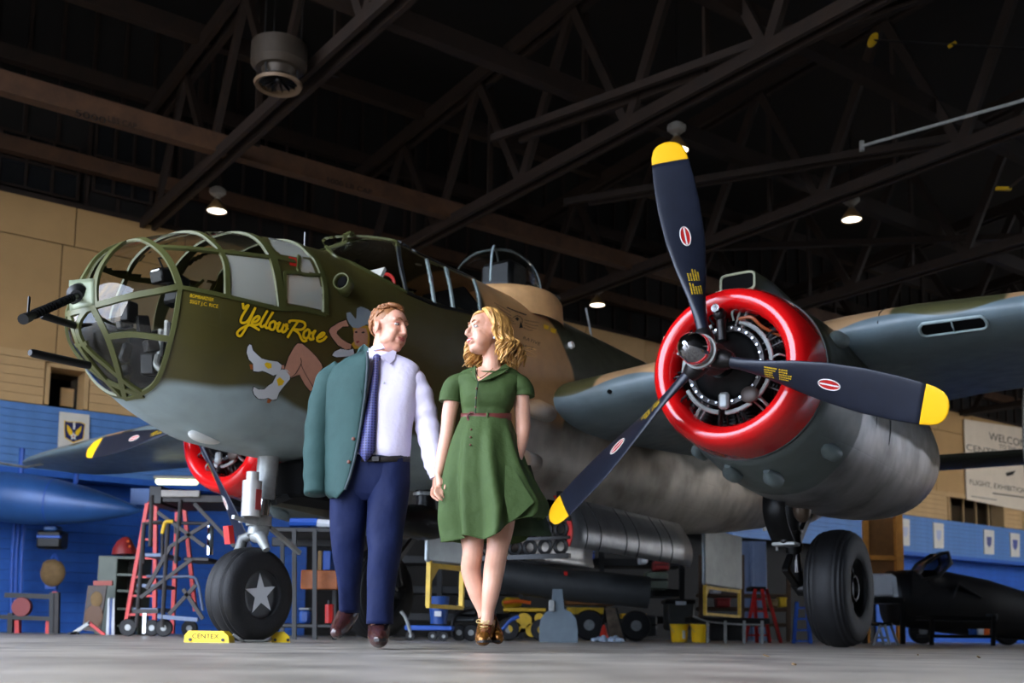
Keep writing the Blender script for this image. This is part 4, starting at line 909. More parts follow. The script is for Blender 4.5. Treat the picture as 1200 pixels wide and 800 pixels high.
# cream upper storey, left stretch and right stretch
WINS = [(.66, 1.30, 4.32, 5.06), (30.95, 34.55, 4.34, 5.25), (36.0, 37.6, 4.34, 5.25), (-3.2, -1.6, 4.32, 5.06)]
def split(s0, s1):
    cuts = sorted([w for w in WINS if w[0] > s0 and w[1] < s1]); out = []; a = s0
    for w in cuts: out.append((a, w[0] - .10)); a = w[1] + .10
    out.append((a, s1)); return out
for s0, s1 in ((-9, 20.5), (20.5, 50)):
    for a, b in split(s0, s1):
        for k in range(5): board(a, b, 0, 4.31 + .17 * k, 4.31 + .17 * (k + 1) - .006, 'cream_board', 'board')
    struct(wbox(MB(), s0, s1, 0, .07, 5.16, 5.30).obj('trim_3', 'cream_board', None, smooth=False))
    j = s0 + (.75 + 9) % 2.44
    edges = [s0] + [j + 2.44 * k for k in range(20) if j + 2.44 * k < s1 - .2] + [s1]
    for a, b in zip(edges[:-1], edges[1:]): board(a, b - .02, 0, 5.30, 7.50, 'cream_panel', 'panel', lean=0)
    edges = [s0] + [j - 1.18 + 2.18 * k for k in range(1, 20) if s0 + .2 < j - 1.18 + 2.18 * k < s1 - .2] + [s1]
    for a, b in zip(edges[:-1], edges[1:]): board(a, b - .02, 0, 7.52, 8.30, 'cream_panel', 'panel', lean=0)
    struct(wbox(MB(), s0, s1, -1.0, 0, 8.3, 8.42).obj('trim_4', 'truss_wood', None, smooth=False))
for n, (a, b, z0, z1) in enumerate(WINS):
    w = struct(wbox(MB(), a, b, -.5, -.45, z0, z1).obj('window_%d' % (n + 1), 'dark_pane', None, smooth=False))
    fr = MB()
    for q in (a - .08, b): wbox(fr, q, q + .08, -.5, .07, z0, z1 + .08)
    wbox(fr, a - .08, b + .08, -.5, .07, z1, z1 + .08); fr.obj('window_frame', 'cream_board', w, smooth=False)
    if b - a > 1:
        for q in np.arange(a + .8, b - .2, .85): wbox(MB(), q, q + .06, -.48, -.40, z0, z1).obj('window_bar', 'cream_board', w, smooth=False)
    else: wbox(MB(), b - .32, b - .08, -.44, -.38, z0 + .1, z1 - .28).obj('window_notice', 'cream_board', w, smooth=False)
# dark board-and-batten wall with grid windows higher up, middle stretch down to the store room
for s0, s1, z0 in ((-9, 50, 8.4),):
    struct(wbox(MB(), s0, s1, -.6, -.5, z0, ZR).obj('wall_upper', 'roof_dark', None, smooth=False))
    for s in np.arange(s0 + .3, s1, .62): wbox(MB(), s, s + .07, -.5, -.44, z0, ZR).obj('batten', 'truss_wood', wall_b, smooth=False)
for n, (a, b, z0, z1) in enumerate([(-.9, 1.05, 8.62, 9.7), (1.35, 2.9, 8.9, 10.4), (4.0, 6.0, 9.6, 11.2)]):
    w = struct(wbox(MB(), a, b, -.44, -.40, z0, z1).obj('window_%d' % (n + 5), M('night_pane', S(28, 30, 32), .2) if not n else 'night_pane', None, smooth=False))
    for q in np.linspace(a, b, 5): wbox(MB(), q - .025, q + .025, -.40, -.34, z0, z1).obj('window_bar', 'truss_wood', w, smooth=False)
    for q in np.linspace(z0, z1, 3): wbox(MB(), a, b, -.40, -.35, q - .025, q + .025).obj('window_bar', 'truss_wood', w, smooth=False)

# ---- roof carpentry: trusses across the hall, beams along it
def wbar(mb, p, q, w, h): return mb.bar(W(*p), W(*q), w, h)
trn = ['nearest the cream wall corner', 'second from the cream wall corner', 'third from the cream wall corner', 'fourth from the cream wall corner', 'fifth from the cream wall corner', 'sixth from the cream wall corner', 'above the welcome sign']
for k, s in enumerate((2.35, 7.2, 12.1, 17.0, 21.9, 26.8, 32)):
    t = thing('roof_truss', 'dark timber roof truss, ' + trn[k], 'truss', W(s, 0, 8.2), WANG, 'timber roof trusses')
    IM = (Matrix.Translation(W(s, 0, 8.2)) @ Matrix.Rotation(WANG, 4, 'Z')).inverted()
    def tb(p, q, w, h, nm='strut', mt='truss_wood'):
        MB().bar(IM @ W(*p), IM @ W(*q), w, h).obj(nm, mt, t, smooth=False)
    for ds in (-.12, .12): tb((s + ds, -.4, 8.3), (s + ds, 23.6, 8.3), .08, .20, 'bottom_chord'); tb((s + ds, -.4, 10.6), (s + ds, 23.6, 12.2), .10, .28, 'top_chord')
    v = .5
    for i in range(8):
        z1 = 10.6 + 1.6 * (v + 1.45) / 24; tb((s, v, 8.35), (s, v + 1.45, z1), .10, .18); tb((s, v + 1.45, z1), (s, v + 2.9, 8.35), .10, .16); tb((s + .3, v + 1.45, 8.3), (s + .3, v + 1.45, z1), .06, .10, 'post'); v += 2.9
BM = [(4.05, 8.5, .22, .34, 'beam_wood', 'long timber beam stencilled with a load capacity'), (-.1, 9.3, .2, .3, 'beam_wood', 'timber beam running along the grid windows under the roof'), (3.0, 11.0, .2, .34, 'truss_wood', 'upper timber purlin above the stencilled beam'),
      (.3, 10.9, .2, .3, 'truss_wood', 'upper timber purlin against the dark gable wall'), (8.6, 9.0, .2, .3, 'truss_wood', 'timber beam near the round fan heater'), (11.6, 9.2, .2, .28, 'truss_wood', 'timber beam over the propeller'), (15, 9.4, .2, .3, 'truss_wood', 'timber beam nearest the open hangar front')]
for v, z, w, h, mt, lb in BM:
    o = MB().bar((SL + 9 + 0 - 9, 0, 0), (SR - 1, 0, 0), w, h).obj('roof_beam', mt, None, smooth=False); o.location = W(0, v, z); o.rotation_euler = (0, 0, WANG); tag(o, lb, 'beam', 'roof beams')
    if 'stencilled' in lb: cap_beam = o
for p, q, lb in (((6.4, 6.9, 8.75), (8.9, 16.5, 8.75), 'pair of dark diagonal braces above the near propeller'), ((9.1, 5.6, 8.7), (14.4, 15.2, 8.7), 'pair of dark diagonal braces under the roof at right'), ((13, 5.2, 8.75), (20, 12, 8.75), 'pair of dark diagonal braces deep under the roof')):
    t = thing('diagonal_brace', lb, 'brace', W(*p)); L = W(*p)
    for d in (-.25, .25): MB().bar(Vector((d, 0, 0)), W(*q) - L + Vector((d, 0, 0)), .08, .13).obj('timber', 'truss_wood', t, smooth=False)
def wall_text(txt, p0, p1, hpx, mat, v, name='lettering', parent=None):
    s0, z0 = wall_px(*p0, v); s1, z1 = wall_px(*p1, v); sh, zh = wall_px(p0[0], p0[1] - hpx, v); me = text_mesh(txt)
    w = max(x.co.x for x in me.vertices); k = (s1 - s0) / w; kh = (zh - z0) / .7
    for x in me.vertices: x.co = Vector((x.co.x * k, 0, x.co.y * kh))
    o = bpy.data.objects.new(name, me); C.objects.link(o); me.materials.clear(); me.materials.append(MATS[mat]); o.location = W(s0, v, z0); o.rotation_euler = (0, 0, WANG)
    if parent:
        pm = Matrix.Translation(parent.location) @ parent.rotation_euler.to_matrix().to_4x4(); o.matrix_world = pm.inverted() @ (Matrix.Translation(o.location) @ Matrix.Rotation(WANG, 4, 'Z')); o.parent = parent
    return o
wall_text('5000', (87, 135), (124, 143), 8, 'beam_ink', 4.18, parent=cap_beam); wall_text('LBS CAP', (126, 142), (160, 151), 7, 'beam_ink', 4.18, parent=cap_beam)
wall_text('250', (262, 178), (282, 184), 6, 'beam_ink', 4.18, parent=cap_beam); wall_text('5000 LB CAP', (382, 213), (436, 227), 6, 'beam_ink', 4.18, parent=cap_beam)

# ---- signs
def wl(px, py, v, t):   # wall-plane pixel -> local point of a wall-aligned thing
    s, z = wall_px(px, py, v); p = W(s, v, z) - t.location; return Matrix.Rotation(-WANG, 3, 'Z') @ p
def wsign(name, label, cat, px4, v, mat, group=None):
    s, z = wall_px(*px4[3], v); t = thing(name, label, cat, W(s, v, z), WANG, group)
    MB().prism([wl(x, y, v, t) for x, y in px4], (0, .04, 0)).obj('board', mat, t, smooth=False); return t
def wpoly(t, pts, v, mat, name, off=.006): MB().add([wl(x, y, v, t) + Vector((0, -off, 0)) for x, y in pts], [tuple(range(len(pts)))]).obj(name, mat, t, smooth=False)
M('sign_white', S(205, 200, 190), .6, 0, .1, 2); M('navy', S(25, 28, 80), .5)
t = wsign('insignia_sign', 'white board with navy winged star shield on the blue wall at left', 'sign', [(70, 482), (105, 486), (104, 528), (68, 524)], .09, 'sign_white')
c1 = lambda *p: [(x / 5.713, 420 + y / 5.713) for x, y in p]
wpoly(t, c1((430, 412), (455, 420), (540, 425), (572, 438), (565, 480), (558, 540), (490, 565), (432, 530), (427, 470)), .09, 'art_yellow', 'shield_border', .003)
wpoly(t, c1((435, 418), (457, 425), (540, 430), (566, 442), (560, 480), (553, 536), (490, 559), (437, 526), (433, 470)), .09, 'navy', 'shield')
wpoly(t, c1((447, 440), (462, 455), (482, 480), (486, 512), (465, 515), (448, 480)), .09, 'art_yellow', 'wing_left', .009); wpoly(t, c1((545, 450), (530, 465), (505, 485), (500, 515), (522, 515), (542, 485)), .09, 'art_yellow', 'wing_right', .009)
wpoly(t, c1((490, 490), (497, 510), (515, 512), (502, 526), (508, 545), (490, 535), (472, 545), (478, 526), (466, 510), (484, 510)), .09, 'white_paint', 'star', .010); wpoly(t, c1((490, 512), (498, 520), (490, 530), (482, 520)), .09, 'red_paint', 'star_disc', .012); wpoly(t, c1((489, 428), (503, 429), (501, 475), (488, 474)), .09, 'white_paint', 'figure_bar', .010)
for k, (x0, x1, y0, y1, lb) in enumerate(((1056, 1066, 607, 639, 'pale blank notice board at the left end of the right blue fascia'), (1094, 1106, 612, 642, 'white board with faint blue crest, second on the right blue fascia'), (1153, 1165, 620, 649, 'white board with dark blue crest, third on the right blue fascia'), (1184, 1195, 624, 652, 'white board with round blue crest nearest the frame edge'))):
    t = wsign('crest_board', lb, 'sign', [(x0, y0), (x1, y0 + 1.5), (x1, y1 + .5), (x0 + 1, y1)], .09, 'sign_white', 'crest boards on the right fascia')
    cx, cy = (x0 + x1) / 2, (y0 + y1) / 2; wpoly(t, [(cx - 3, cy - 6), (cx + 3, cy - 5.5), (cx + 2.5, cy + 3), (cx, cy + 7), (cx - 2.5, cy + 3)], .09, M('crest%d' % k, [S(170, 175, 195), S(160, 170, 200), S(70, 80, 130), S(60, 75, 140)][k], .5), 'crest')
ws = wsign('welcome_sign', 'large cream welcome banner with black lettering on the right wall', 'sign', [(1130, 491), (1262, 511), (1262, 611), (1133, 585)], .12, M('banner', S(214, 200, 180), .6, 0, .08, 2))
wall_text('WELCOME', (1159, 515), (1207, 521), 9, 'ink', .125, parent=ws); wall_text('TO THE', (1171, 525), (1191, 528), 5, 'ink', .125, parent=ws); wall_text('CENTEX WING', (1132, 527), (1206, 536), 7.5, 'ink', .125, parent=ws)
wall_text('FLIGHT, EXHIBITION, REMEMBRANCE', (1136, 567), (1252, 583), 6, 'ink', .125, parent=ws)
wpoly(ws, [(1163, 577), (1200, 582), (1200, 583.4), (1163, 578.4)], .125, 'ink', 'small_print'); wpoly(ws, [(1138, 580.5), (1168, 585), (1168, 586.5), (1138, 582)], .125, M('grey_print', S(140, 132, 122), .6), 'small_print')
wpoly(ws, [(1178, 554), (1190, 551), (1187, 556), (1180, 558)], .125, 'ink', 'winged_emblem')

# ---- ceiling lamps and fan heater
M('lamp_glow', (1.0, .93, .78), .5, 0, emit=5.0); M('lamp_shade', S(150, 120, 80), .35, .7); M('lamp_body', S(170, 165, 155), .5, .2)
lmp = None
for (x, y, d, r, lb) in ((254, 248, 20.0, .19, 'bell-shaped bay lamp hanging above the glazed nose'), (793, 177, 17.1, .20, 'bay lamp hanging behind the yellow upper propeller tip'), (998, 258, 20.0, .19, 'bay lamp hanging against dark roof at right'), (700, 358, 25.6, .19, 'small bay lamp seen between turret and propeller')):
    p = at_depth(x, y, d)
    t = thing('bay_lamp', lb, 'lamp', p, 0, 'bay lamps under the roof')
    MB().lathe([(0, r), (.04, r * .98), (.10, r * .80), (.18, r * .50), (.24, r * .28)], (0, 0, 0), 'Z', 24).obj('shade', 'lamp_shade', t, ang=180, solid=.006)
    MB().lathe([(.02, .001), (.02, r * .93)], (0, 0, 0), 'Z', 24).obj('lens', 'lamp_glow', t)
    MB().lathe([(.24, .055), (.30, .05), (.32, .10), (.34, .12), (.46, .12), (.48, .09)], (0, 0, 0), 'Z', 16, cap=True).obj('ballast', 'lamp_body', t)
    MB().box((0, 0, .40), (.30, .14, .10), None, .02).obj('junction_box', 'lamp_body', t); MB().tube([(0, 0, .48), (0, 0, 12.7 - p.z)], .012, 6).obj('hanger', 'steel_dark', t)
p = at_depth(326, 100, 14.6); t = thing('fan_heater', 'round grey ceiling fan heater with open cone mouth', 'heater', p); t.scale = (.9, .9, 1)
MB().lathe([(.0, .22), (.10, .27), (.10, .36), (.14, .40), (.18, .44), (.46, .44), (.48, .40), (.48, .001)], (0, 0, .12), 'Z', 40).obj('drum', M('heater_grey', S(66, 58, 50), .5, .3, .2, 4), t)
MB().lathe([(.0, .30), (-.02, .36), (.02, .38), (.06, .30)], (0, 0, 0), 'Z', 40).obj('outlet_ring', M('heater_ring', S(118, 98, 78), .5, .2), t)
for k in range(16): a = k / 16 * 2 * PI; MB().bar((.05 * math.cos(a), .05 * math.sin(a), .10), (.31 * math.cos(a), .31 * math.sin(a), .06), .012, .05).obj('vane', 'black_metal', t)
MB().ell((0, 0, .08), (.07, .07, .05)).obj('motor_cap', 'steel_dark', t)
for k in range(3): a = k * 2.1; MB().bar((.28 * math.cos(a), .28 * math.sin(a), .02), (.30 * math.cos(a), .30 * math.sin(a), .25), .02, .03).obj('bracket', 'black_metal', t); MB().tube([(.34 * math.cos(a), .34 * math.sin(a), .58), (.34 * math.cos(a), .34 * math.sin(a), 12.7 - p.z)], .012, 6).obj('hanger', 'steel_dark', t)
# thin pipe and yellow-tipped vane hanging under the roof at right
t = thing('hanging_conduit', 'thin grey pipe slung under the roof at upper right', 'pipe', at_depth(1010, 171, 16)); q = at_depth(1215, 113, 13.5) - t.location
MB().tube([(0, 0, 0), q], .025, 8).obj('pipe', 'gear_grey', t); MB().box((0, 0, 0), (.06, .06, .16)).obj('clamp', 'gear_grey', t)
t = thing('hanging_vane', 'slim dark vane with yellow tips slung under the roof', 'vane', at_depth(1023, 47, 16)); q = at_depth(1215, 58, 15) - t.location
MB().tube([(0, 0, 0), q], .018, 6).obj('rod', 'steel_dark', t); MB().ell((0, 0, 0), (.07, .02, .14), (0, .5, 0)).obj('tip', 'yellow_dirty', t); MB().box(q * .5 + Vector((0, 0, 0)), (.14, .02, .05), (0, -.6, 0)).obj('tag', 'yellow_dirty', t)
t = thing('roof_bracket', 'small yellow bracket bolted under the roof at far right', 'bracket', at_depth(1176, 221, 17)); MB().box((0, 0, 0), (.24, .06, .05)).obj('plate', 'yellow_dirty', t); MB().bar((.08, 0, 0), (.5, 0, .35), .08, .04).obj('arm', 'truss_wood', t)
# ================================================================== THINGS AROUND THE HANGAR FLOOR
class T:
    """a thing built from pixel-measured pieces at its own distance y; parts are stored relative to its base"""
    def __init__(s, name, label, cat, px, y, group=None, z=0, py=None):
        s.y = y; s.loc = at_depth(px, py, y) if py else ground(px, y) + Vector((0, 0, z)); s.t = thing(name, label, cat, s.loc, 0, group)
    def p(s, px, py, dy=0): v = at_depth(px, py, s.y + dy); v.z = max(v.z, 0) if py > 700 else v.z; return v - s.loc
    def m(s, k): return k * s.y / F
    def box(s, name, mat, x0, x1, y0, y1, dy=0, th=.3, bev=.01, par=None, floor=False, **k):
        a, b = s.p(x0, y1, dy), s.p(x1, y0, dy)
        if floor: a.z = -s.loc.z
        c = (a + b) / 2 + Vector((0, th / 2, 0)); return MB().box(c, (abs(b.x - a.x), th, abs(b.z - a.z)), None, bev).obj(name, mat, par or s.t, **k)
    def bar(s, name, mat, q0, q1, w=.04, h=.04, dy=0, dy1=None, par=None, floor=0):
        a, b = s.p(*q0, dy), s.p(*q1, dy if dy1 is None else dy1)
        if floor: b.z = -s.loc.z
        return MB().bar(a, b, w, h).obj(name, mat, par or s.t, smooth=False)
    def tube(s, name, mat, pts, r=.02, dy=0, par=None, sm=True, n=8):
        q = [s.p(*p[:2], dy + (p[2] if len(p) > 2 else 0)) for p in pts]; return MB().tube(smoothpath(q, 6) if sm and len(q) > 2 else q, r, n).obj(name, mat, par or s.t)
    def wheel(s, name, px, r, dy=0, w=.05, mat='rubber'):
        c = s.p(px, 740, dy); c.z = r - s.loc.z; o = MB().lathe([(-w / 2, r * .35), (-w / 2, r * .9), (-w * .3, r), (w * .3, r), (w / 2, r * .9), (w / 2, r * .35)], c, 'Y', 20).obj(name, mat, s.t)
        MB().lathe([(-w * .4, .001), (-w * .4, r * .4), (w * .4, r * .4), (w * .4, .001)], c, 'Y', 16).obj('hub', 'gear_grey', o); return o
M('rust_steel', S(44, 40, 40), .55, .3, .4, 9); M('tank_blue', S(44, 88, 150), .4, .1, .2, 2); M('cabinet_green', S(74, 82, 72), .5, .1, .2, 4); M('tan_bag', S(120, 95, 60), .8, 0, .3, 8)
M('amber_wood', S(196, 128, 48), .6, 0, .3, 4, .1, 20); M('amber_panel', S(120, 78, 34), .6, 0, .3, 3); M('rag', S(150, 165, 185), .9, 0, .2, 9); M('bucket_yellow', S(232, 186, 24), .42); M('tube_glow', (.93, 1.0, .70), .5, emit=1.6); M('bin_blue', S(28, 66, 130), .5)
M('pale_box', S(196, 200, 205), .5, 0, .1, 3); M('jet_black', S(20, 19, 20), .45, .1, .2, 2); M('jet_sand', S(150, 140, 120), .6)
# wheel chocks of the nose wheel, joined by a cord
def chock(px, y, label, text, w=.30, ang=0):
    t = thing('wheel_chock', label, 'wheel chock', ground(px, y), ang, 'yellow chocks of the nose wheel')
    b = MB(); pr = [(-w / 2, 0), (w / 2, 0), (w / 2 - .01, .05), (w / 2 - .05, .085), (-w / 2 + .03, .085), (-w / 2, .05)]
    b.prism([(x, -.07, z) for x, z in pr], (0, .14, 0)); b = b.obj('block', 'yellow_paint', t, smooth=False)
    if text:
        me = text_mesh('CENTEX', .05); xs = max(v.co.x for v in me.vertices)
        for v in me.vertices: v.co = Vector((v.co.x / xs * .20 - .11, -.072, v.co.y * .95 + .03))
        o = bpy.data.objects.new('lettering', me); C.objects.link(o); me.materials.clear(); me.materials.append(MATS['ink']); o.parent = t
    for s in (-1, 1): MB().cyl((s * w * .36, -.072, .02), (s * w * .36, -.08, .02), .012).obj('plug', 'dark_grey', t)
    return t
NW = PM @ A(1.92, 0, 0)
cA = chock(246, 8.05, 'yellow wheel chock with black lettering in front of the nose wheel', 1, .335, -.05); cB = chock(329, 8.75, 'plain yellow wheel chock half hidden behind the nose wheel', 0, .14, .3)
tag(MB().tube(smoothpath([cA.location + Vector((.17, .0, .06)), cA.location + Vector((.22, .05, .02)), ground(285, 8.3) + Vector((0, 0, .012)), ground(312, 8.5) + Vector((0, 0, .012)), cB.location + Vector((-.07, 0, .03))]), .011, 6).obj('chock_cord', 'gear_grey', None), 'pale twisted cord tying the two yellow wheel chocks together', 'cord')

# ---- left: wall-side things
t = T('drop_tank', 'long blue drop tank hung along the blue wall at left', 'fuel tank', 60, 19.2, z=2.2)
P0, P1 = t.p(-95, 572), t.p(166, 598); ax = (P1 - P0); pts = [P0 + ax * k for k in np.linspace(0, 1, 21)]
rr = [max(.02, .45 * (math.sin(PI * k**.85))**.75) for k in np.linspace(0.001, .999, 21)]
MB().tube(pts, rr, 28).obj('shell', 'tank_blue', t.t, ang=180); MB().tube([pts[9], pts[9] + Vector((0, 0, .9))], .05).obj('hanger', 'blue_paint', t.t); MB().tube([pts[14], pts[14] + Vector((0, 0, .8))], .05).obj('hanger', 'blue_paint', t.t)
for k in (6, 12): MB().tube([pts[k], pts[k] + (pts[k + 1] - pts[k]) * .12], rr[k] * 1.01, 28).obj('strap', 'blue_paint', t.t)
t = T('winch_box', 'black winch box with blue cap under the drop tank', 'winch', 57, 19.4, py=630)
t.box('body', 'black_metal', 41, 72, 621, 642, th=.35, bev=.04); t.box('cap', 'tank_blue', 50, 66, 615, 622, th=.3, bev=.03); t.box('band', 'blue_paint', 42, 71, 627, 630, dy=-.02, th=.38); t.tube('knob', 'chrome', [(51, 612), (52, 612)], .035, dy=-.05, sm=False)
t = T('wall_conduit', 'blue cable conduits running down the left wall', 'conduit', 18, 20.2); 
for x in (13, 18, 24): t.tube('pipe', 'blue_paint', [(x + 5, 600), (x + 1, 660), (x, 730)], .035)
t = T('hanging_bag', 'tan canvas bag hung on the blue wall', 'bag', 62, 20.4, py=690)
b = MB(); b.ell(t.p(62, 671), (.24, .12, .26)); b.box(t.p(61, 668), (.40, .16, .36), (0, .15, 0), .08); b.obj('sack', 'tan_bag', t.t); t.tube('strap', 'blue_paint', [(58, 660), (64, 650), (69, 658)], .03); t.box('flap', 'blue_paint', 52, 66, 684, 690, th=.1)
t = T('barrier_rack', 'black rail rack with red posts and red round lamp at far left', 'rack', 30, 17.5)
t.bar('rail', 'black_metal', (6, 697), (60, 699), .06, .08); t.bar('rail', 'black_metal', (-14, 722), (62, 725), .07, .07)
for x, y0, m_ in ((13, 718, 'black_metal'), (62, 694, 'black_metal'), (67, 694, 'rust_steel')): t.bar('post', m_, (x, y0), (x - 1, 745), .08, .08, floor=1)
for x, y0 in ((64.5, 693), (57, 726), (21, 726)): t.bar('post', 'red_paint', (x, y0), (x - 1 if x > 50 else x, 745), .10 if x < 30 else .05, .07, dy=.06, floor=1)
c = t.p(26, 711); MB().lathe([(-.05, .001), (-.05, .15), (0, .165), (.05, .15), (.05, .001)], c, 'Y', 28).obj('lamp_disc', M('dark_red', S(120, 26, 26), .5), t.t)
t = T('steel_cabinet', 'grey-green steel cabinet with open shelves against blue wall', 'cabinet', 135, 17.2)
t.box('side_panel', 'cabinet_green', 110, 138, 651, 745, th=.6, floor=True); t.box('back_panel', 'black_metal', 138, 163, 651, 745, dy=.5, th=.05, floor=True)
for y in (652, 672, 691, 712, 732): t.box('shelf', 'cabinet_green', 137, 163, y, y + 2.5, th=.55, bev=.003)
t.box('upright', 'cabinet_green', 161, 164, 651, 745, th=.5, floor=True)
t = T('red_helmet_dome', 'dark red dome lying on the grey-green cabinet', 'cover', 146, 17.3, py=649); MB().tube([t.p(146, 649.5), t.p(146, 643), t.p(147, 636), t.p(149, 631), t.p(150, 629)], [.20, .18, .13, .07, .01], 20).obj('shell', 'dark_red', t.t); 
for x, y in ((150, 634), (152, 640)): MB().ell(t.p(x, y, -.17), .02).obj('stud', 'orange_paint', t.t)
t = T('framed_picture', 'brown framed portrait leaning beside the grey-green cabinet', 'picture', 109, 16.6)
MB().prism([t.p(*q) for q in ((103, 686), (125, 686), (117, 741), (96, 738))], (0, .04, 0)).obj('canvas', M('picture_dark', S(58, 40, 28), .5, 0, .6, 7), t.t, smooth=False); MB().ell(t.p(113, 702, -.01), (.09, .01, .12)).obj('portrait_head', 'tan_bag', t.t); MB().ell(t.p(110, 722, -.01), (.14, .01, .18)).obj('portrait_body', M('picture_brown', S(92, 62, 40), .6), t.t)
t.bar('frame_top', M('brick_red', S(150, 70, 60), .6), (110, 683), (132, 683), .05, .07)
t = T('rolled_sheet', 'white and blue striped sheet standing beside the cabinet', 'sheet', 129, 16.4)
for k, (x, m_) in enumerate(((125.5, 'pale_box'), (128.5, 'bin_blue'), (131.5, 'pale_box'))): MB().prism([t.p(x - 1.2 + 2, 702), t.p(x + 2.4, 700), t.p(x + 2.2, 745), t.p(x - 1.6, 745)], (0, .03, 0)).obj('stripe', m_, t.t, smooth=False)
t = T('tow_bar', 'red and grey tow bar lying on the floor at left', 'tow bar', 100, 15.6); t.bar('bar', 'gear_grey', (84, 745), (106, 729), .05, .05); t.bar('arm', 'red_paint', (104, 729), (123, 744), .05, .04); t.bar('handle', 'black_metal', (80, 744), (92, 741), .05, .05)

# ---- rolling work stand with red ladder behind
t = T('work_stand', 'dark steel rolling work stand with steps and platform below the nose', 'work stand', 200, 13.6)
for dy in (0, .9):
    for q0, q1 in (((169, 612), (160, 735)), ((197, 610), (190, 735)), ((212, 585), (206, 660)), ((178, 580), (176, 640))): t.tube('post', 'rust_steel', [q0, q1], .028, dy, sm=False)
    t.tube('handrail', 'rust_steel', [(168, 660), (168, 620), (173, 613), (190, 611)], .02, dy); t.tube('handrail', 'rust_steel', [(190, 660), (191, 620), (196, 611), (204, 612), (206, 625)], .02, dy)
    for q0, q1 in (((172, 690), (200, 640)), ((200, 640), (245, 612)), ((165, 700), (225, 655)), ((198, 720), (230, 685)), ((215, 690), (238, 725)), ((185, 600), (240, 640)), ((228, 590), (275, 640))): t.bar('brace', 'rust_steel', q0, q1, .045, .045, dy)
    t.tube('rail', M('rail_blue', S(78, 88, 108), .45, .4) if not dy else 'rail_blue', [(172, 675), (200, 676), (225, 676), (232, 684), (238, 715)], .02, dy)
t.tube('rail_end', 'yellow_dirty', [(190, 625), (194, 612), (203, 611)], .024, -.02)
t.box('platform', 'rust_steel', 190, 268, 580, 588, th=1.0); t.box('platform_lip', M('lip_grey', S(130, 125, 120), .5, .3, .2, 6), 188, 234, 574, 582, dy=-.05, th=.06); t.box('toe_board', 'black_metal', 174, 190, 569, 590, th=.9)
for q in ((168, 193, 648), (160, 185, 684), (156, 185, 712)): t.box('step', 'rail_blue', q[0], q[1], q[2], q[2] + 4, th=.7, bev=.005)
t.box('step', 'rust_steel', 215, 245, 653, 657, th=.6); t.box('step', 'rust_steel', 175, 240, 611, 614, dy=.4, th=.05); t.tube('actuator', 'chrome', [(247, 616), (246, 650)], .04, .1, sm=False)
for x, dy in ((150, 0), (192, .1), (178, .9), (222, .9)): t.wheel('caster', x, .11, dy)
t.bar('base_bar', 'rust_steel', (156, 716), (186, 716), .06, .05); t.bar('base_bar', 'rail_blue', (185, 722), (232, 726), .05, .05); t.bar('jack_leg', 'steel_bright', (170, 718), (169, 742), .04, .04)
t = T('step_ladder', 'tall red stepladder standing behind the dark work stand', 'ladder', 195, 15.2)
for q in (((173, 590), (147, 735)), ((183, 575), (181, 742)), ((216, 594), (229, 716)), ((208, 600), (202, 742))): t.bar('rail', 'red_paint', q[0], q[1], .07, .05)
for k in range(6): t.bar('rung', 'red_paint', (170 - 4 * k, 610 + 22 * k), (183 - .3 * k, 610 + 22 * k), .05, .03)
t.box('top_cap', 'red_paint', 172, 218, 588, 592, th=.2)
t = T('wall_light', 'glowing fluorescent lamp under the far wing', 'lamp', 205, 17.6, py=566); t.box('tube', 'tube_glow', 181, 231, 560, 567, th=.12, bev=.03); t.box('housing', 'lamp_body', 179, 233, 557, 561, th=.16, bev=.02)
t = T('duct_box', 'pale blue box on the wall behind the work stand', 'duct box', 172, 20, py=590); t.box('box', 'tank_blue', 152, 190, 572, 592, th=.5)

# ---- black steel shop table behind the man
t = T('shop_table', 'black steel shop table with shelves behind the man', 'table', 352, 11.8)
for x, dy in ((345, 0), (369, 0), (331, .9), (392, .9)): t.bar('leg', 'black_metal', (x, 620), (x, 746), .045, .045, dy, floor=1)
t.box('top', 'black_metal', 318, 398, 618, 623, th=.95); t.box('shelf', 'black_metal', 320, 398, 731, 735, th=.9); t.box('drawer_panel', M('orange_brown', S(150, 80, 30), .6, 0, .3, 6), 352, 396, 668, 690, dy=.2, th=.1); t.box('back_panel', 'black_metal', 318, 398, 630, 640, dy=.9, th=.03)
for dz, (x, lb) in enumerate(((321, 'left rear'), (350, 'front'), (366, 'right front'))): pass
t = T('blue_canister', 'blue and white canister lying on the black shop table', 'canister', 366, 12.2, py=618); t.tube('barrel', 'blue_paint', [(340, 612), (372, 612)], .05, sm=False); t.tube('cap', 'pale_box', [(372, 613), (388, 614)], .05, sm=False)
t = T('paint_tin', 'small blue tin on the lower shelf of the black table', 'tin', 356, 12.0, py=730); t.box('tin', 'bin_blue', 350, 363, 714, 731, th=.15, bev=.03); t.box('lid', 'gear_grey', 350, 363, 712, 714.5, th=.15)
t = T('red_canister', 'small red canister beside the black table leg', 'canister', 386, 12.0, py=731); t.tube('body', 'red_paint', [(386, 730), (386, 708)], .05, sm=False); t.tube('neck', 'black_metal', [(386, 708), (386, 703)], .02, sm=False)
t = T('parts_crate', 'tan and blue parts crate standing under the black table top', 'crate', 380, 12.0, py=668); t.box('side', 'tan_bag', 372, 378, 645, 668, th=.3); t.box('panel', 'blue_paint', 378, 388, 645, 668, th=.3)

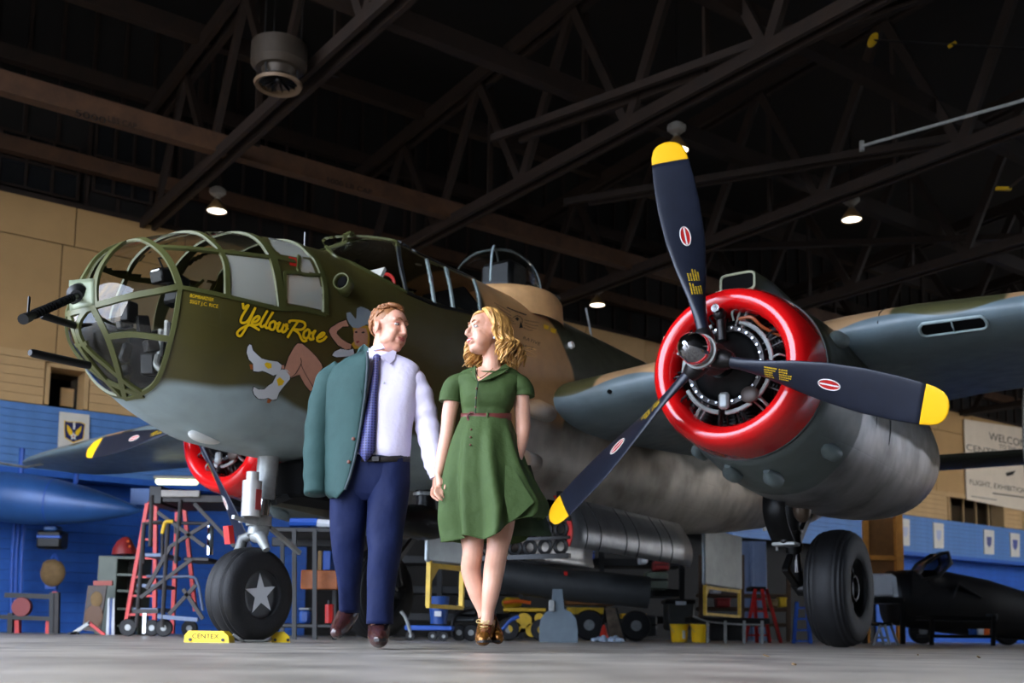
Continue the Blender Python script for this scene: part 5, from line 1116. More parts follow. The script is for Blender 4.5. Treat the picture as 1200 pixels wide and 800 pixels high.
# ---- between the couple and under the fuselage
t = T('blue_dolly', 'low blue dolly on casters behind the couple', 'dolly', 503, 12.5)
t.box('deck', 'blue_paint', 474, 530, 733, 738, th=.6); t.tube('push_bar', 'gear_grey', [(482, 745), (476, 725), (470, 716)], .02)
for x, dy in ((481, 0), (507, 0), (520, 0)): t.wheel('caster', x, .055, dy, .03)
t = T('blue_bin', 'blue plastic bin standing on the blue dolly', 'bin', 514, 12.7, py=731); b = MB(); c = t.p(514, 731); b.lathe([(0, .095), (.30, .12), (.32, .125), (.32, .10), (.02, .08)], c, 'Z', 24); b.obj('body', 'bin_blue', t.t); t.box('label', 'pale_box', 509, 517, 716, 722, dy=-.13, th=.01, bev=0)
t = T('utility_cart', 'dark utility cart with curved handle behind the woman', 'cart', 545, 13.0); t.tube('handle', 'steel_dark', [(531, 745), (531, 728), (540, 716), (555, 712)], .025); t.box('tray', 'dark_grey', 528, 556, 724, 728, th=.5); t.wheel('wheel', 552, .10, 0); t.wheel('wheel', 538, .10, .4); t.box('housing', 'black_metal', 533, 560, 700, 722, dy=.1, th=.3, bev=.03)
t = T('yellow_tug', 'yellow tug with exposed machinery beyond the woman', 'tug', 613, 15.5)
t.box('chassis', 'yellow_dirty', 590, 640, 712, 716, th=1.2); t.box('bonnet', 'yellow_dirty', 588, 612, 700, 711, th=1.0, bev=.05); t.box('engine_block', 'black_metal', 596, 634, 716, 740, dy=.2, th=.8, bev=.03)
for x, y, r in ((603, 735, .09), (614, 727, .11), (624, 738, .10), (632, 724, .07)): MB().lathe([(-.06, .001), (-.06, r), (.06, r * .9), (.06, .001)], t.p(x, y, -.05), 'Y', 18).obj('pulley', 'yellow_dirty', t.t)
t.tube('hose', 'blue_paint', [(588, 738), (598, 727), (608, 722)], .03, -.1); t.tube('hose', 'orange_paint', [(590, 706), (606, 704), (622, 706)], .025, -.1); t.wheel('wheel', 596, .16, -.05, .14); t.wheel('wheel', 634, .16, -.05, .14)
t = T('tombstone_stand', 'grey plate stand with rounded foot and narrow neck beyond the woman', 'stand', 654, 13.2)
pl = [(632, 752), (632, 735), (634, 724), (640, 717), (646, 713), (648, 690), (659, 690), (661, 713), (669, 717), (675, 725), (677, 737), (677, 752)]
q = [t.p(*p) for p in pl]
for v in q:
    if v.z < .03: v.z = 0
MB().prism(q, (0, .10, 0)).obj('plate', M('stand_grey', S(92, 104, 112), .5, .2, .2, 4), t.t, smooth=False); t.box('clamp', 'gear_grey', 643, 650, 703, 716, dy=-.04, th=.06)
t = T('yellow_bomb_cart', 'long yellow bomb cart in the dark beyond the bomb bay', 'cart', 725, 18.5)
t.box('rail', 'yellow_dirty', 665, 722, 712, 719, th=.3); t.box('rail', 'yellow_dirty', 728, 758, 719, 724, th=.3); t.box('bed', 'amber_panel', 664, 722, 697, 708, dy=.3, th=.8)
for x in (690, 745): t.wheel('wheel', x, .26, 0, .16)
for x in (735, 742, 750): t.bar('prong', 'yellow_dirty', (x, 723), (x, 731), .04, .04)
t = T('practice_bomb', 'dark slender practice bomb shadowed below the bay door', 'bomb', 630, 15, py=700); t.tube('body', 'dark_grey', [(556, 668), (580, 672), (640, 682), (720, 690), (760, 694)], [.05, .3, .34, .24, .03][2] * .8 if False else .22, sm=True, n=16); t.tube('tip', 'red_paint', [(661, 672), (665, 672)], .03, -.3, sm=False)
t = T('traffic_cone', 'small red traffic cone on the floor beyond the bomb bay', 'cone', 708, 16.5); c = t.p(707.5, 752); c.z = 0
MB().lathe([(0, .09), (.02, .085), (.24, .02), (.25, .001)], c, 'Z', 20).obj('cone', M('cone_red', S(225, 45, 25), .5), t.t); MB().box(c + Vector((0, 0, .012)), (.22, .22, .024), None, .005).obj('base', 'cone_red', t.t)
t = T('rag_heap', 'pale blue rag crumpled on the floor beside the red cone', 'rag', 712, 15.8); b = MB()
for k in range(7): b.ell(t.p(697 + 5 * k, 752) * 1 + Vector((0, .03 * (k % 2), .02)), (.06, .07, .035 + .02 * (k % 3)))
b.obj('cloth', 'rag', t.t)
t = T('notice_easel', 'dark easel board with mottled picture under the bay', 'easel', 721, 17.0); MB().prism([t.p(*q) for q in ((709, 712), (724, 712), (732, 752), (716, 752))], (0, .04, 0)).obj('board', M('easel_pic', S(120, 105, 90), .6, 0, .7, 6), t.t, smooth=False); t.bar('leg', 'black_metal', (710, 710), (703, 752), .04, .04, .2, floor=1); t.bar('leg', 'black_metal', (722, 712), (733, 752), .03, .03, -.02, floor=1)
# ---- under the rear fuselage
bk = None
for x, lb in ((796, 'yellow plastic bucket with white label beside the black crate'), (820, 'plain yellow plastic bucket beside the aluminium bench')):
    t = T('bucket', lb, 'bucket', x, 17.0, 'yellow buckets under the rear fuselage'); c = t.p(x, 757); c.z = 0
    MB().lathe([(.0, .001), (.0, .115), (.02, .125), (.25, .142), (.265, .15), (.28, .15), (.28, .135), (.02, .11)], c, 'Z', 28).obj('pail', 'bucket_yellow', t.t); MB().tube([c + Vector((.14 * math.cos(a), -.02 - .10 * math.sin(a), .25 - .12 * math.sin(a))) for a in np.linspace(0, PI, 12)], .005, 6).obj('bail', 'gear_grey', t.t)
    if x < 800: MB().box(c + Vector((.05, -.135, .12)), (.05, .005, .13), (0, 0, .35)).obj('label_patch', 'pale_box', t.t)
t = T('storage_tote', 'dark storage tote with white label stacked behind the buckets', 'tote', 798, 18.5, py=738); t.box('body', M('tote', S(44, 46, 42), .5, 0, .2, 5), 782, 814, 706, 738, th=.5, bev=.03); t.box('lid', 'black_metal', 780, 816, 702, 707, dy=-.03, th=.56, bev=.02); t.box('label_patch', 'pale_box', 792, 804, 704.5, 708.5, dy=-.05, th=.02, bev=0)
t = T('aluminium_bench', 'low black bench with bright aluminium legs under the tail', 'bench', 858, 16.8)
for x in (829, 850, 872, 893): t.bar('leg', 'gear_grey', (x, 727), (x, 758), .05, .04, floor=1)
t.box('deck', 'black_metal', 810, 903, 724, 730, th=.6); t.box('side_panel', 'black_metal', 832, 870, 731, 750, dy=.1, th=.03); t.tube('rail', 'gear_grey', [(812, 722), (830, 728), (860, 731), (892, 732)], .015, -.03)
t = T('step_ladder', 'red wooden stepladder with black top beyond the near wheel', 'ladder', 888, 18.5)
for q in (((885, 690), (873, 757)), ((893, 690), (902, 757)), ((884, 690), (887, 745)), ((898, 690), (915, 752))): t.bar('rail', 'red_paint', q[0], q[1], .06, .05, .0 if q[1][1] > 755 else .4, floor=1)
for k in range(4): t.bar('rung', 'red_paint', (883 - 2.5 * k, 702 + 14 * k), (894.5 + 2 * k, 702 + 14 * k), .06, .03)
t.box('top_cap', 'black_metal', 881, 898, 687, 692, th=.45)
t = T('step_ladder', 'blue stepladder tucked beside the near main wheel', 'ladder', 938, 18.0)
for q in (((934, 705), (930, 758)), ((945, 705), (950, 758))): t.bar('rail', 'blue_paint', q[0], q[1], .06, .05, floor=1)
for k in range(4): t.bar('rung', 'blue_paint', (933 - k, 712 + 13 * k), (946 + k, 712 + 13 * k), .05, .03)
t = T('store_door', 'tall pale grey-blue door standing open in the dark store', 'door', 880, 27.0); t.box('leaf', M('door_pale', S(108, 122, 150), .4, .2, .2, 2), 866, 898, 634, 757, th=.06, floor=True); t.box('rail', 'door_pale', 881, 883, 634, 757, dy=-.03, th=.04, floor=True); t.box('handle', 'steel_bright', 894, 896, 700, 706, dy=-.05, th=.05)
t = T('timber_shelf', 'brown timber shelving in the dark store behind the red ladder', 'shelf', 905, 24)
for y in (696, 712, 730): t.box('shelf', 'dark_wood', 820, 925, y, y + 3, th=.5)
for x in (821, 870, 924): t.bar('upright', 'dark_wood', (x, 650), (x, 757), .08, .08, floor=1)
for k, (x, y, w, h, m_, lb) in enumerate(((840, 696, 10, 9, 'pale_box', 'white box on the top timber shelf'), (905, 712, 14, 9, 'tan_bag', 'tan carton on the middle timber shelf'), (918, 712, 8, 11, 'yellow_dirty', 'yellow carton at the right end of the middle shelf'), (848, 712, 16, 10, 'dark_red', 'dark red tin on the middle timber shelf'))):
    u = T('carton', lb, 'box', x, 23.9, py=y - 1); u.box('body', m_, x - w / 2, x + w / 2, y - h, y - 1, th=.3, bev=.02); u.box('lid', m_, x - w / 2 - .6, x + w / 2 + .6, y - h - 1.2, y - h + .8, dy=-.02, th=.34)
# blurred stock in the dark store between the wheels
STK = [(455, 690, 20, 18, 'blue_paint', 'blue drum'), (572, 730, 18, 28, 'dark_grey', 'grey drum'), (690, 655, 14, 14, 'blue_paint', 'blue crate high'), (755, 660, 9, 14, 'pale_box', 'white carton'), (776, 668, 18, 12, 'dark_red', 'dark red crate'), (770, 690, 26, 20, 'cabinet_green', 'green ammunition crate'), (760, 745, 20, 24, 'dark_grey', 'grey case')]
for x, y, w, h, m_, lb in STK:
    u = T('stock_crate', lb + ' in the dark store ' + ('left of' if x < 600 else 'beyond') + ' the bomb bay', 'crate', x, 21.0, py=y)
    u.box('body', m_, x - w / 2, x + w / 2, y - h, y, th=.5, bev=.03); u.box('band', 'black_metal', x - w / 2 - .3, x + w / 2 + .3, y - h * .6, y - h * .5, dy=-.02, th=.02)
t = T('store_rack', 'long dark steel rack filling the store beneath the fuselage', 'rack', 620, 21.8)
for y in (655, 690, 722): t.box('shelf', 'black_metal', 420, 800, y, y + 4, th=.9)
for x in (421, 515, 610, 705, 799): t.bar('upright', 'black_metal', (x, 630), (x, 750), .1, .1, floor=1)

# ---- right side
t = T('timber_stall', 'amber timber stall with brown plywood panel by the right wall', 'frame', 1036, 24)
t.bar('post', 'amber_wood', (1052, 600), (1056, 760), .16, .16, floor=1); t.bar('post', 'amber_wood', (1014, 610), (1016, 760), .12, .12, .1, floor=1); t.bar('rail', 'amber_wood', (1014, 653), (1056, 654), .1, .1); t.box('panel', 'amber_panel', 1014, 1054, 606, 700, dy=.1, th=.04)
t = T('covered_crate', 'pale plastic-covered crate in front of the timber frame', 'crate', 1036, 20.2, py=700); t.box('box', 'pale_box', 1018, 1048, 672, 698.5, th=.6, bev=.04); MB().prism([t.p(1048, 700), t.p(1053, 699), t.p(1050, 676), t.p(1046, 673)], (0, .5, 0)).obj('flap', 'pale_box', t.t, smooth=False)
t = T('crate_bench', 'dark bench carrying the pale covered crate', 'bench', 1036, 20.2); t.box('top', 'black_metal', 1012, 1060, 700, 706, th=.8); [t.bar('leg', 'black_metal', (x, 704), (x, 762), .08, .08, floor=1) for x in (1014, 1058)]
t = T('step_stool', 'small aluminium folding steps beside the near main wheel', 'step stool', 1036, 15.5)
for q in (((1032, 732), (1023, 762)), ((1037, 732), (1043, 762)), ((1044, 733), (1053, 762)), ((1030, 733), (1036, 760))): t.bar('leg', 'gear_grey', q[0], q[1], .03, .03, 0 if q[1][0] in (1023, 1043) else .25, floor=1)
t.box('tread', 'black_metal', 1029, 1046, 729, 733, th=.3); t.bar('rung', 'aluminium', (1028, 747), (1040, 747), .03, .03); t.box('top_rail', 'aluminium', 1031, 1038, 733, 735, dy=-.02, th=.02)
t = T('jet_aircraft', 'black jet fighter with raised canopy parked by the right wall', 'airplane', 1150, 22)
pth = [(1040, 700), (1075, 702), (1110, 706), (1150, 712), (1200, 722), (1260, 735)]; rad = [.55, .62, .64, .60, .50, .30]
MB().tube(smoothpath([t.p(*p, .6) for p in pth], 5), list(np.interp(np.linspace(0, 5, 26), range(6), rad)), 24).obj('fuselage', 'jet_black', t.t, ang=180)
can = [t.p(*p) for p in ((1077, 672), (1085, 660), (1103, 648), (1111, 647), (1115, 660), (1100, 675), (1082, 678))]
MB().prism(can, (0, .55, 0)).obj('canopy_glass', 'dark_pane', t.t, ang=60); cf = MB(); cf.tube(can, .035, 8, closed=True); cf.tube([p + Vector((0, .55, 0)) for p in can], .035, 8, closed=True); cf.bar(can[3], can[3] + Vector((0, .55, 0)), .06, .06); cf.obj('canopy_frame', 'jet_black', t.t)
MB().prism([t.p(*p) for p in ((1070, 668), (1077, 672), (1090, 684), (1098, 700), (1068, 700))], (0, .5, 0)).obj('canopy_hinge', 'jet_black', t.t)
wf = MB(); wf.tube([t.p(1117, 700), t.p(1124, 685), t.p(1150, 700)], .03, 8); wf.tube([t.p(1117, 700, .5), t.p(1124, 685, .5), t.p(1150, 700, .5)], .03, 8); wf.bar(t.p(1124, 685), t.p(1124, 685, .5), .05, .05); wf.obj('windscreen_frame', 'jet_black', t.t); MB().add([t.p(1117, 700), t.p(1124, 685), t.p(1150, 700)], [(0, 1, 2)]).obj('windscreen_glass', 'dark_pane', t.t)
MB().prism([t.p(1100, 698), t.p(1112, 698), t.p(1112, 690), t.p(1102, 688)], (0, .4, 0)).obj('ejector_seat', 'steel_dark', t.t); t.box('mirror', 'chrome', 1092, 1096, 694, 697, th=.05)
for x in (1080, 1180): MB().tube([t.p(x, 725, .6), t.p(x, 748, .6)], .06, 8).obj('gear_strut', 'dark_grey', t.t); t.wheel('wheel', x, .26, .6, .18)
t = T('tool_cart', 'black shop cart with open shelf in front of the black jet', 'cart', 1130, 18.5)
t.box('top', 'black_metal', 1090, 1166, 722, 726, th=.7); t.box('shelf', 'black_metal', 1092, 1164, 744, 747, th=.7); [t.bar('leg', 'black_metal', (x, 722), (x, 764), .06, .06, floor=1) for x in (1092, 1164)]; t.box('end_plate', 'dark_grey', 1164, 1169, 719, 727, th=.3)
for x, m_, lb in ((1150, 'pale_box', 'small white parts box on the black shop cart shelf'), (1142, 'bin_blue', 'blue parts box on the black shop cart shelf'), (1157, 'orange_paint', 'orange parts box on the black shop cart shelf')):
    u = T('parts_box', lb, 'box', x, 18.7, py=744); u.box('body', m_, x - 3, x + 3, 738, 744, th=.15, bev=.01); u.box('lid', m_, x - 3.3, x + 3.3, 736.6, 738.2, dy=-.01, th=.17, bev=.004)
# chips and specks lying on the floor
for k, (x, y_, lb) in enumerate(((898, 5.2, 'pale wood chip on the floor near the camera, nearest the near wheel'), (930, 3.6, 'tiny pale chip on the floor right of centre'), (1146, 5.6, 'pale splinter on the floor toward the right edge'), (1075, 6.2, 'tiny speck on the floor below the jet'))):
    g = ground(x, y_); MB().box((0, 0, .004), (.035 if k % 2 == 0 else .014, .008, .006), (0, .3, .4 * k)).obj('floor_chip', 'tan_bag', None); o = bpy.context.scene.collection.objects[-1]; o.location = g; tag(o, lb, 'chip', 'chips on the floor')
# ================================================================== PEOPLE
def skinmat(name, col, rough=.45):
    m = M(name, col, rough, 0, .10, 14, .04, 120); p = m.node_tree.nodes['Principled BSDF']
    p.inputs['Subsurface Weight'].default_value = .12; p.inputs['Subsurface Radius'].default_value = (.012, .005, .003); return m
skinmat('skin_man', S(206, 148, 124)); skinmat('skin_woman', S(206, 154, 130)); skinmat('skin_legs', S(214, 168, 148))
M('lip_man', S(176, 92, 84), .4); M('lip_woman', S(196, 70, 78), .35); M('eye_white', S(188, 182, 176), .3); M('iris', S(62, 78, 92), .2); M('teeth', S(240, 236, 228), .3)
M('hair_man', S(150, 98, 58), .5, 0, .45, 40, stretch=(1, 1, .3)); M('hair_woman', S(206, 156, 84), .42, 0, .45, 30, stretch=(1, 1, .25), col2=S(130, 86, 44)); M('brow_man', S(140, 92, 60), .6); M('brow_woman', S(150, 104, 66), .6)
M('shirt', S(224, 216, 240), .7, 0, .04, 6, .6, 11, sheen=.2); M('suit_green', S(40, 66, 64), .8, 0, .18, 3, .5, 8, spec=.3); M('suit_trim', S(34, 48, 54), .7); M('trousers', S(12, 24, 62), .75, 0, .15, 4, .6, 10, spec=.25)
M('dress_green', S(60, 78, 40), .75, 0, .12, 6, .5, 12, spec=.25); M('dress_dark', S(34, 54, 30), .8); M('belt_brown', S(96, 44, 38), .5, 0, .3, 60); M('shoe_brown', S(62, 34, 32), .25, 0, .3, 20, .2, 60, coat=.4); M('shoe_bronze', S(140, 92, 40), .25, .65, .35, 20); M('sole', S(24, 18, 16), .6); M('lace', S(205, 180, 120), .6); M('gold', S(210, 165, 80), .25, 1); M('button_brown', S(92, 50, 36), .5)
def tiemat():
    m = M('tie_blue', S(36, 44, 92), .5); x = NX(m); p = x.n['Principled BSDF']; tc = x.n.new('ShaderNodeTexCoord'); mp = x.n.new('ShaderNodeMapping'); mp.inputs['Rotation'].default_value = (0, .785, 0); mp.inputs['Scale'].default_value = (60, 1, 60); x.l.new(tc.outputs['Object'], mp.inputs[0])
    ck = x.n.new('ShaderNodeTexChecker'); ck.inputs['Scale'].default_value = 1.6; ck.inputs['Color1'].default_value = (*S(34, 42, 92), 1); ck.inputs['Color2'].default_value = (*S(74, 82, 140), 1); x.l.new(mp.outputs[0], ck.inputs[0])
    vo = x.n.new('ShaderNodeTexVoronoi'); vo.inputs['Scale'].default_value = 1.6; vo.inputs['Randomness'].default_value = 0; x.l.new(mp.outputs[0], vo.inputs['Vector'])
    x.l.new(x.mix(x.math('LESS_THAN', vo.outputs['Distance'], .28), ck.outputs[0], S(150, 96, 96)), p.inputs['Base Color'])
tiemat()
def fuse(mb, voxel, it=6):
    me = bpy.data.meshes.new('fuse'); me.from_pydata(mb.v, [], mb.f); o = bpy.data.objects.new('fuse', me); C.objects.link(o)
    import bmesh
    bm = bmesh.new(); bm.from_mesh(me); bmesh.ops.recalc_face_normals(bm, faces=bm.faces); bm.to_mesh(me); bm.free()
    r = o.modifiers.new('r', 'REMESH'); r.mode = 'VOXEL'; r.voxel_size = voxel; r.use_smooth_shade = True
    s = o.modifiers.new('s', 'SMOOTH'); s.factor = .5; s.iterations = it
    bpy.context.view_layer.update(); out = bpy.data.meshes.new_from_object(o.evaluated_get(bpy.context.evaluated_depsgraph_get())); bpy.data.objects.remove(o); return out
class Person:
    def __init__(s, label, px, y):
        s.y = y; s.loc = ground(px, y); s.t = thing('person', label, 'person', s.loc)
    def p(s, px, py, dy=0): return at_depth(px, py, s.y + dy) - s.loc
    def m(s, k): return k * s.y / F
    def limb(s, mb, pts, rad, n=16, k=6):
        """pts (px, py, dy) smooth chain with radii in metres; closed round ends"""
        q = smoothpath([s.p(*a) for a in pts], k); r = list(np.interp(np.linspace(0, len(pts) - 1, len(q)), range(len(pts)), rad)); q = [Vector(v) for v in q]
        d0 = (q[0] - q[1]).normalized(); d1 = (q[-1] - q[-2]).normalized()
        q = [q[0] + d0 * r[0] * .8, q[0] + d0 * r[0] * .5] + q + [q[-1] + d1 * r[-1] * .5, q[-1] + d1 * r[-1] * .8]; r = [r[0] * .35, r[0] * .8] + r + [r[-1] * .8, r[-1] * .35]
        mb.tube(q, r, n); return mb
    def loft(s, rows, N=56, out=44, fold=None, ex=2.3, cap=False):
        """rows: (y px, x0 px, x1 px, dy centre, depth half m)"""
        rows = np.array(rows, float); f = [pchip(rows[:, 0], rows[:, k]) for k in range(1, 5)]; rs = []
        for i, y in enumerate(np.linspace(rows[0, 0], rows[-1, 0], out)):
            x0, x1, dy, dh = [float(g(y)) for g in f]; a, b = s.p(x0, y, dy), s.p(x1, y, dy); c = (a + b) / 2; hw = (b - a).length / 2; ring = []; u = i / (out - 1)
            for k in range(N):
                t = 2 * PI * k / N; cs, sn = math.cos(t), math.sin(t); w = 1 + (fold(t, u) if fold else 0)
                ring.append(c + Vector((hw * w * np.sign(cs) * abs(cs)**(2 / ex), dh * w * np.sign(sn) * abs(sn)**(2 / ex), 0)))
            rs.append(ring)
        return MB().rings(rs, cap)
def head(mb, c, f, tilt=0, k=1.0, female=False):
    """fused head pieces; returns function mapping head frame (forward, left, up) to local"""
    f = Vector(f).normalized(); l = Vector((0, 0, 1)).cross(f).normalized(); u = f.cross(l)
    if tilt: q = Matrix.Rotation(tilt, 3, f); l = q @ l; u = q @ u
    Mx = Matrix((f, l, u)).transposed(); c = Vector(c)
    H = lambda a, b, d: c + Mx @ (Vector((a, b, d)) * k)
    E = lambda a, b, d, r, rot=None: mb.ell(H(a, b, d), [x * k for x in r], Mx @ (Euler(rot).to_matrix() if rot else Matrix.Identity(3)), 18, 12)
    E(-.012, 0, .040, (.100, .078, .088)); E(.028, 0, -.020, (.072, .066 if not female else .062, .095)); E(.045, 0, .045, (.054, .062, .06))
    E(.066, 0, -.098, (.030, .032 if not female else .024, .024)); E(.040, 0, -.085, (.05, .052 if not female else .044, .036))
    for s in (-1, 1):
        E(.030, s * .052, -.062, (.036, .016, .03)) if not female else None
        E(.066 if female else .070, s * .034, -.022, (.024, .024, .026) if female else (.028, .026, .026)); E(.083, s * .028, .040, (.013, .028, .012)); E(.098, s * .013, -.030, (.012, .009, .009))
        E(.048, s * .040, -.048, (.040, .026, .042)); E(-.008, s * .080, -.004, (.020, .010, .034), (0, .15, s * .35)); E(-.016, s * .086, .012, (.014, .006, .018), (0, 0, s * .5))
    mb.tube([H(.088, 0, .042), H(.100, 0, .015), H(.116, 0, -.014), H(.119, 0, -.024), H(.104, 0, -.034)], [.009 * k, .010 * k, .013 * k, .013 * k, .010 * k], 12)
    E(.090, 0, -.062, (.016, .030, .018)); E(.092, 0, -.044, (.010, .012, .014))
    return H, Mx
def face(H, Mx, t, lip, brow, k=1, smile=True, female=False):
    for s in (-1, 1):
        e = MB().ell(H(.0815, s * .0305, .016), [.0105 * k, .0155 * k, .0085 * k], Mx, 14, 10).obj('eye', 'eye_white', t)
        MB().ell(H(.0905, s * .0295 + (.003 if not female else -.0), .016), [.003 * k, .0058 * k, .0058 * k], Mx, 12, 8).obj('iris', 'iris', e)
        MB().tube([H(.088, s * .014, .0205), H(.0945, s * .028, .0268), H(.086, s * .045, .0205)], [.0018 * k, .0028 * k, .0018 * k], 6).obj('eyelid', 'brow_woman' if female else 'lip_man', t)
        MB().tube([H(.099, s * .012, .043), H(.099, s * .028, .050), H(.086, s * .046, .044)], [.003 * k, .0042 * k, .002 * k], 6).obj('eyebrow', brow, t)
    up = [(.098, -.026, -.052), (.1045, -.012, -.0535), (.1065, 0, -.0545), (.1045, .012, -.0535), (.098, .026, -.052)]; lo = [(.098, -.024, -.054), (.1025, -.011, -.064), (.104, 0, -.066), (.1025, .011, -.064), (.098, .024, -.054)]
    MB().tube([H(*p) for p in up], [.002 * k, .0042 * k, .0045 * k, .0042 * k, .002 * k], 8).obj('upper_lip', lip, t); MB().tube([H(*p) for p in lo], [.002 * k, .005 * k, .0055 * k, .005 * k, .002 * k], 8).obj('lower_lip', lip, t)
    if female: MB().tube([H(.0985, -.022, -.055), H(.1045, -.01, -.0590), H(.106, 0, -.0595), H(.1045, .01, -.0590), H(.0985, .022, -.055)], [.002, .0045, .0048, .0045, .002], 8).obj('teeth', 'teeth', t)
def locks(H, specs, mat, t, n=7):
    mb = MB()
    for pts, r in specs: q = smoothpath([H(*p) for p in pts], n); mb.tube(q, list(np.interp(np.linspace(0, 1, len(q)), [0, .15, .7, 1], [r * .6, r, r * .95, r * .35])), 6)
    return mb.obj('hair', mat, t, kind='stuff', ang=180)
def hand(P, mb, wrist, knuck, fingers, thumb, k=1.0):
    """palm from wrist to knuckles; each finger its own bent chain (px, py, dy)"""
    w, q = P.p(*wrist), P.p(*knuck); ax = (q - w).normalized()
    mb.tube([w - ax * .03, w, w.lerp(q, .35), w.lerp(q, .75), q, q + ax * .008], [.024 * k, .025 * k, .034 * k, .038 * k, .036 * k, .02 * k], 14, flat=.55)
    for ch, r in fingers + [thumb]: P.limb(mb, ch, [r * k, r * k * .95, r * k * .85, r * k * .75][:len(ch)], 10, 4)

# ------------------------------------------------------------------ the man
mn = Person('man in a lilac shirt and navy trousers, green jacket on one shoulder', 430, 5.9); Tm = mn.t
b = MB(); fm = (.80, -.58, -.06)
Hm, Mm = head(b, mn.p(455.5, 387), fm, R(-4), 1.06)
mn.limb(b, [(452, 396, .02), (449, 412, .03), (446, 428, .03)], [.062, .064, .072])
mn.limb(b, [(440, 445, .03), (440, 490, .02), (438, 540, .02)], [.125, .13, .12]); mn.limb(b, [(402, 435, .03), (440, 430, .03), (474, 438, .02)], [.05, .065, .045])
mn.limb(b, [(482, 444, .02), (498, 490, .04), (506, 530, 0), (511, 556, -.03)], [.042, .045, .036, .027])
mn.limb(b, [(393, 440, .03), (380, 500, .05), (374, 540, .0), (373, 556, -.01)], [.052, .045, .035, .027])
mn.limb(b, [(412, 548, .03), (406, 630, .05), (409, 690, .22), (410, 712, .30)], [.085, .06, .045, .04]); mn.limb(b, [(462, 548, .02), (452, 630, -.04), (445, 700, -.02), (443, 738, 0)], [.085, .062, .046, .04])
mn.limb(b, [(409, 716, .30), (402, 732, .22), (396, 741, .14)], [.04, .035, .03]); mn.limb(b, [(443, 738, .02), (444, 746, -.06), (444, 748, -.14)], [.038, .034, .03])
hand(mn, b, (511, 556, -.03), (511, 572, -.04), [([(506.5, 572, -.045), (506, 580, -.06), (510, 584, -.085)], .0088), ([(509.5, 573, -.045), (509, 582, -.06), (513, 586, -.088)], .0090), ([(512.5, 573, -.04), (512, 583, -.06), (516, 587, -.085)], .0088), ([(515, 572, -.035), (515, 581, -.055), (518.5, 584, -.08)], .0078)], ([(514, 562, -.05), (518, 567, -.075), (518, 573, -.09)], .0098))
hand(mn, b, (371, 578, -.02), (371, 594, -.03), [([(367 + 2.6 * k, 594, -.03), (366.5 + 2.6 * k, 603, -.035), (368 + 2.5 * k, 609, -.02)], .0085) for k in range(4)], ([(375, 586, -.04), (378, 592, -.06), (377, 599, -.06)], .0095)) if False else None
mobj('body', fuse(b, .0042, 9), 'skin_man', Tm, ang=180)
face(Hm, Mm, Tm, 'lip_man', 'brow_man', 1.06)
# hair: short, brushed across
sp = []; r_ = random.Random(5)
def scalp(az, el, o=0.0):
    a, e = R(az), R(el); d = Vector((math.cos(e) * math.cos(a), math.cos(e) * math.sin(a), math.sin(e)))
    return (-.012 + (.100 + o) * d.x, (.080 + o) * d.y, .040 + (.089 + o) * d.z)
for k in range(520):
    az = r_.uniform(-180, 180); el = r_.uniform(-35, 90); front = abs(az) < 62
    if front and el < 44: continue
    if abs(az) < 100 and el < 16 + (100 - abs(az)) * .30: continue
    if el < -20 and abs(az) < 135: continue
    dz = -16 if el < 40 else -8; da = r_.uniform(6, 20) * (1 if az > -20 else -1)
    up = .012 if el > 35 else .006
    sp.append(([scalp(az, el, .001), scalp(az + da * .5, el + dz * .4, up), scalp(az + da, el + dz, up * .9)], .0075 * r_.uniform(.7, 1.1)))
for k in range(26):
    az = -58 + 116 * k / 25; sp.append(([scalp(az, 66, .004), scalp(az + 3, 54, .020), scalp(az + 12, 45, .014)], .009))
cap_ = MB(); cap_.ell(Hm(-.022, 0, .052), [.098 * 1.06, .0815 * 1.06, .085 * 1.06], Mm, 28, 18)
locks(Hm, sp, 'hair_man', Tm); hm2 = cap_.obj('hair_base', 'hair_man', Tm, ang=180)
# shirt, trousers
def wr(seed, amp, fx, fy):
    q = random.Random(seed); ph = [q.uniform(0, 6.28) for _ in range(6)]
    return lambda t, u: amp * (math.sin(fx * t + ph[0] + 4 * u) * .6 + math.sin((fx * 2 + 1) * t + ph[1] - fy * u) * .35 + math.sin(fy * u * 2 + 2 * t + ph[2]) * .4)
wr3 = wr(3, .02, 3, 7)
mn.loft([(415, 433, 463, .03, .065), (419, 420, 474, .03, .085), (424, 404, 484, .025, .105), (432, 394, 491, .02, .12), (450, 391, 491, .015, .135), (480, 392, 488, .01, .145), (508, 397, 483, .01, .145), (528, 400, 481, .01, .145), (537, 401, 480, .015, .138), (540, 403, 478, .015, .125)], fold=lambda t, u: wr3(t, u) + .020 * math.sin(9 * u + 3 * math.cos(t)) * math.sin(2 * t) + .014 * math.sin(16 * u + 5 * math.sin(t))).obj('shirt_body', 'shirt', Tm, ang=180)
sl_ = MB(); pts = [(474, 437, .02), (489, 455, .03), (499, 490, .04), (504, 518, .02), (509, 545, -.02), (511, 557, -.03)]
q = smoothpath([mn.p(*a) for a in pts], 9); rr = np.interp(np.linspace(0, 5, len(q)), range(6), [.074, .073, .070, .063, .055, .037]); rr = [r * (1 + .05 * math.sin(i * 1.25) + .03 * math.sin(i * .6)) for i, r in enumerate(rr)]
sl_.tube([Vector(v) for v in q], [rr[0]*.5, rr[1]*.9]+rr[2:], 24); sl_.obj('shirt_sleeve', 'shirt', Tm, ang=180); MB().tube([mn.p(510, 551, -.03), mn.p(511.5, 560, -.035)], [.038, .036], 20).obj('shirt_cuff', 'shirt', Tm)
def sheet(P, pts, mat, name, th=.006, parent=None): 
    m = MB(); m.prism([P.p(*q) for q in pts], (0, th, 0)); return m.obj(name, mat, parent or P.t, ang=30)
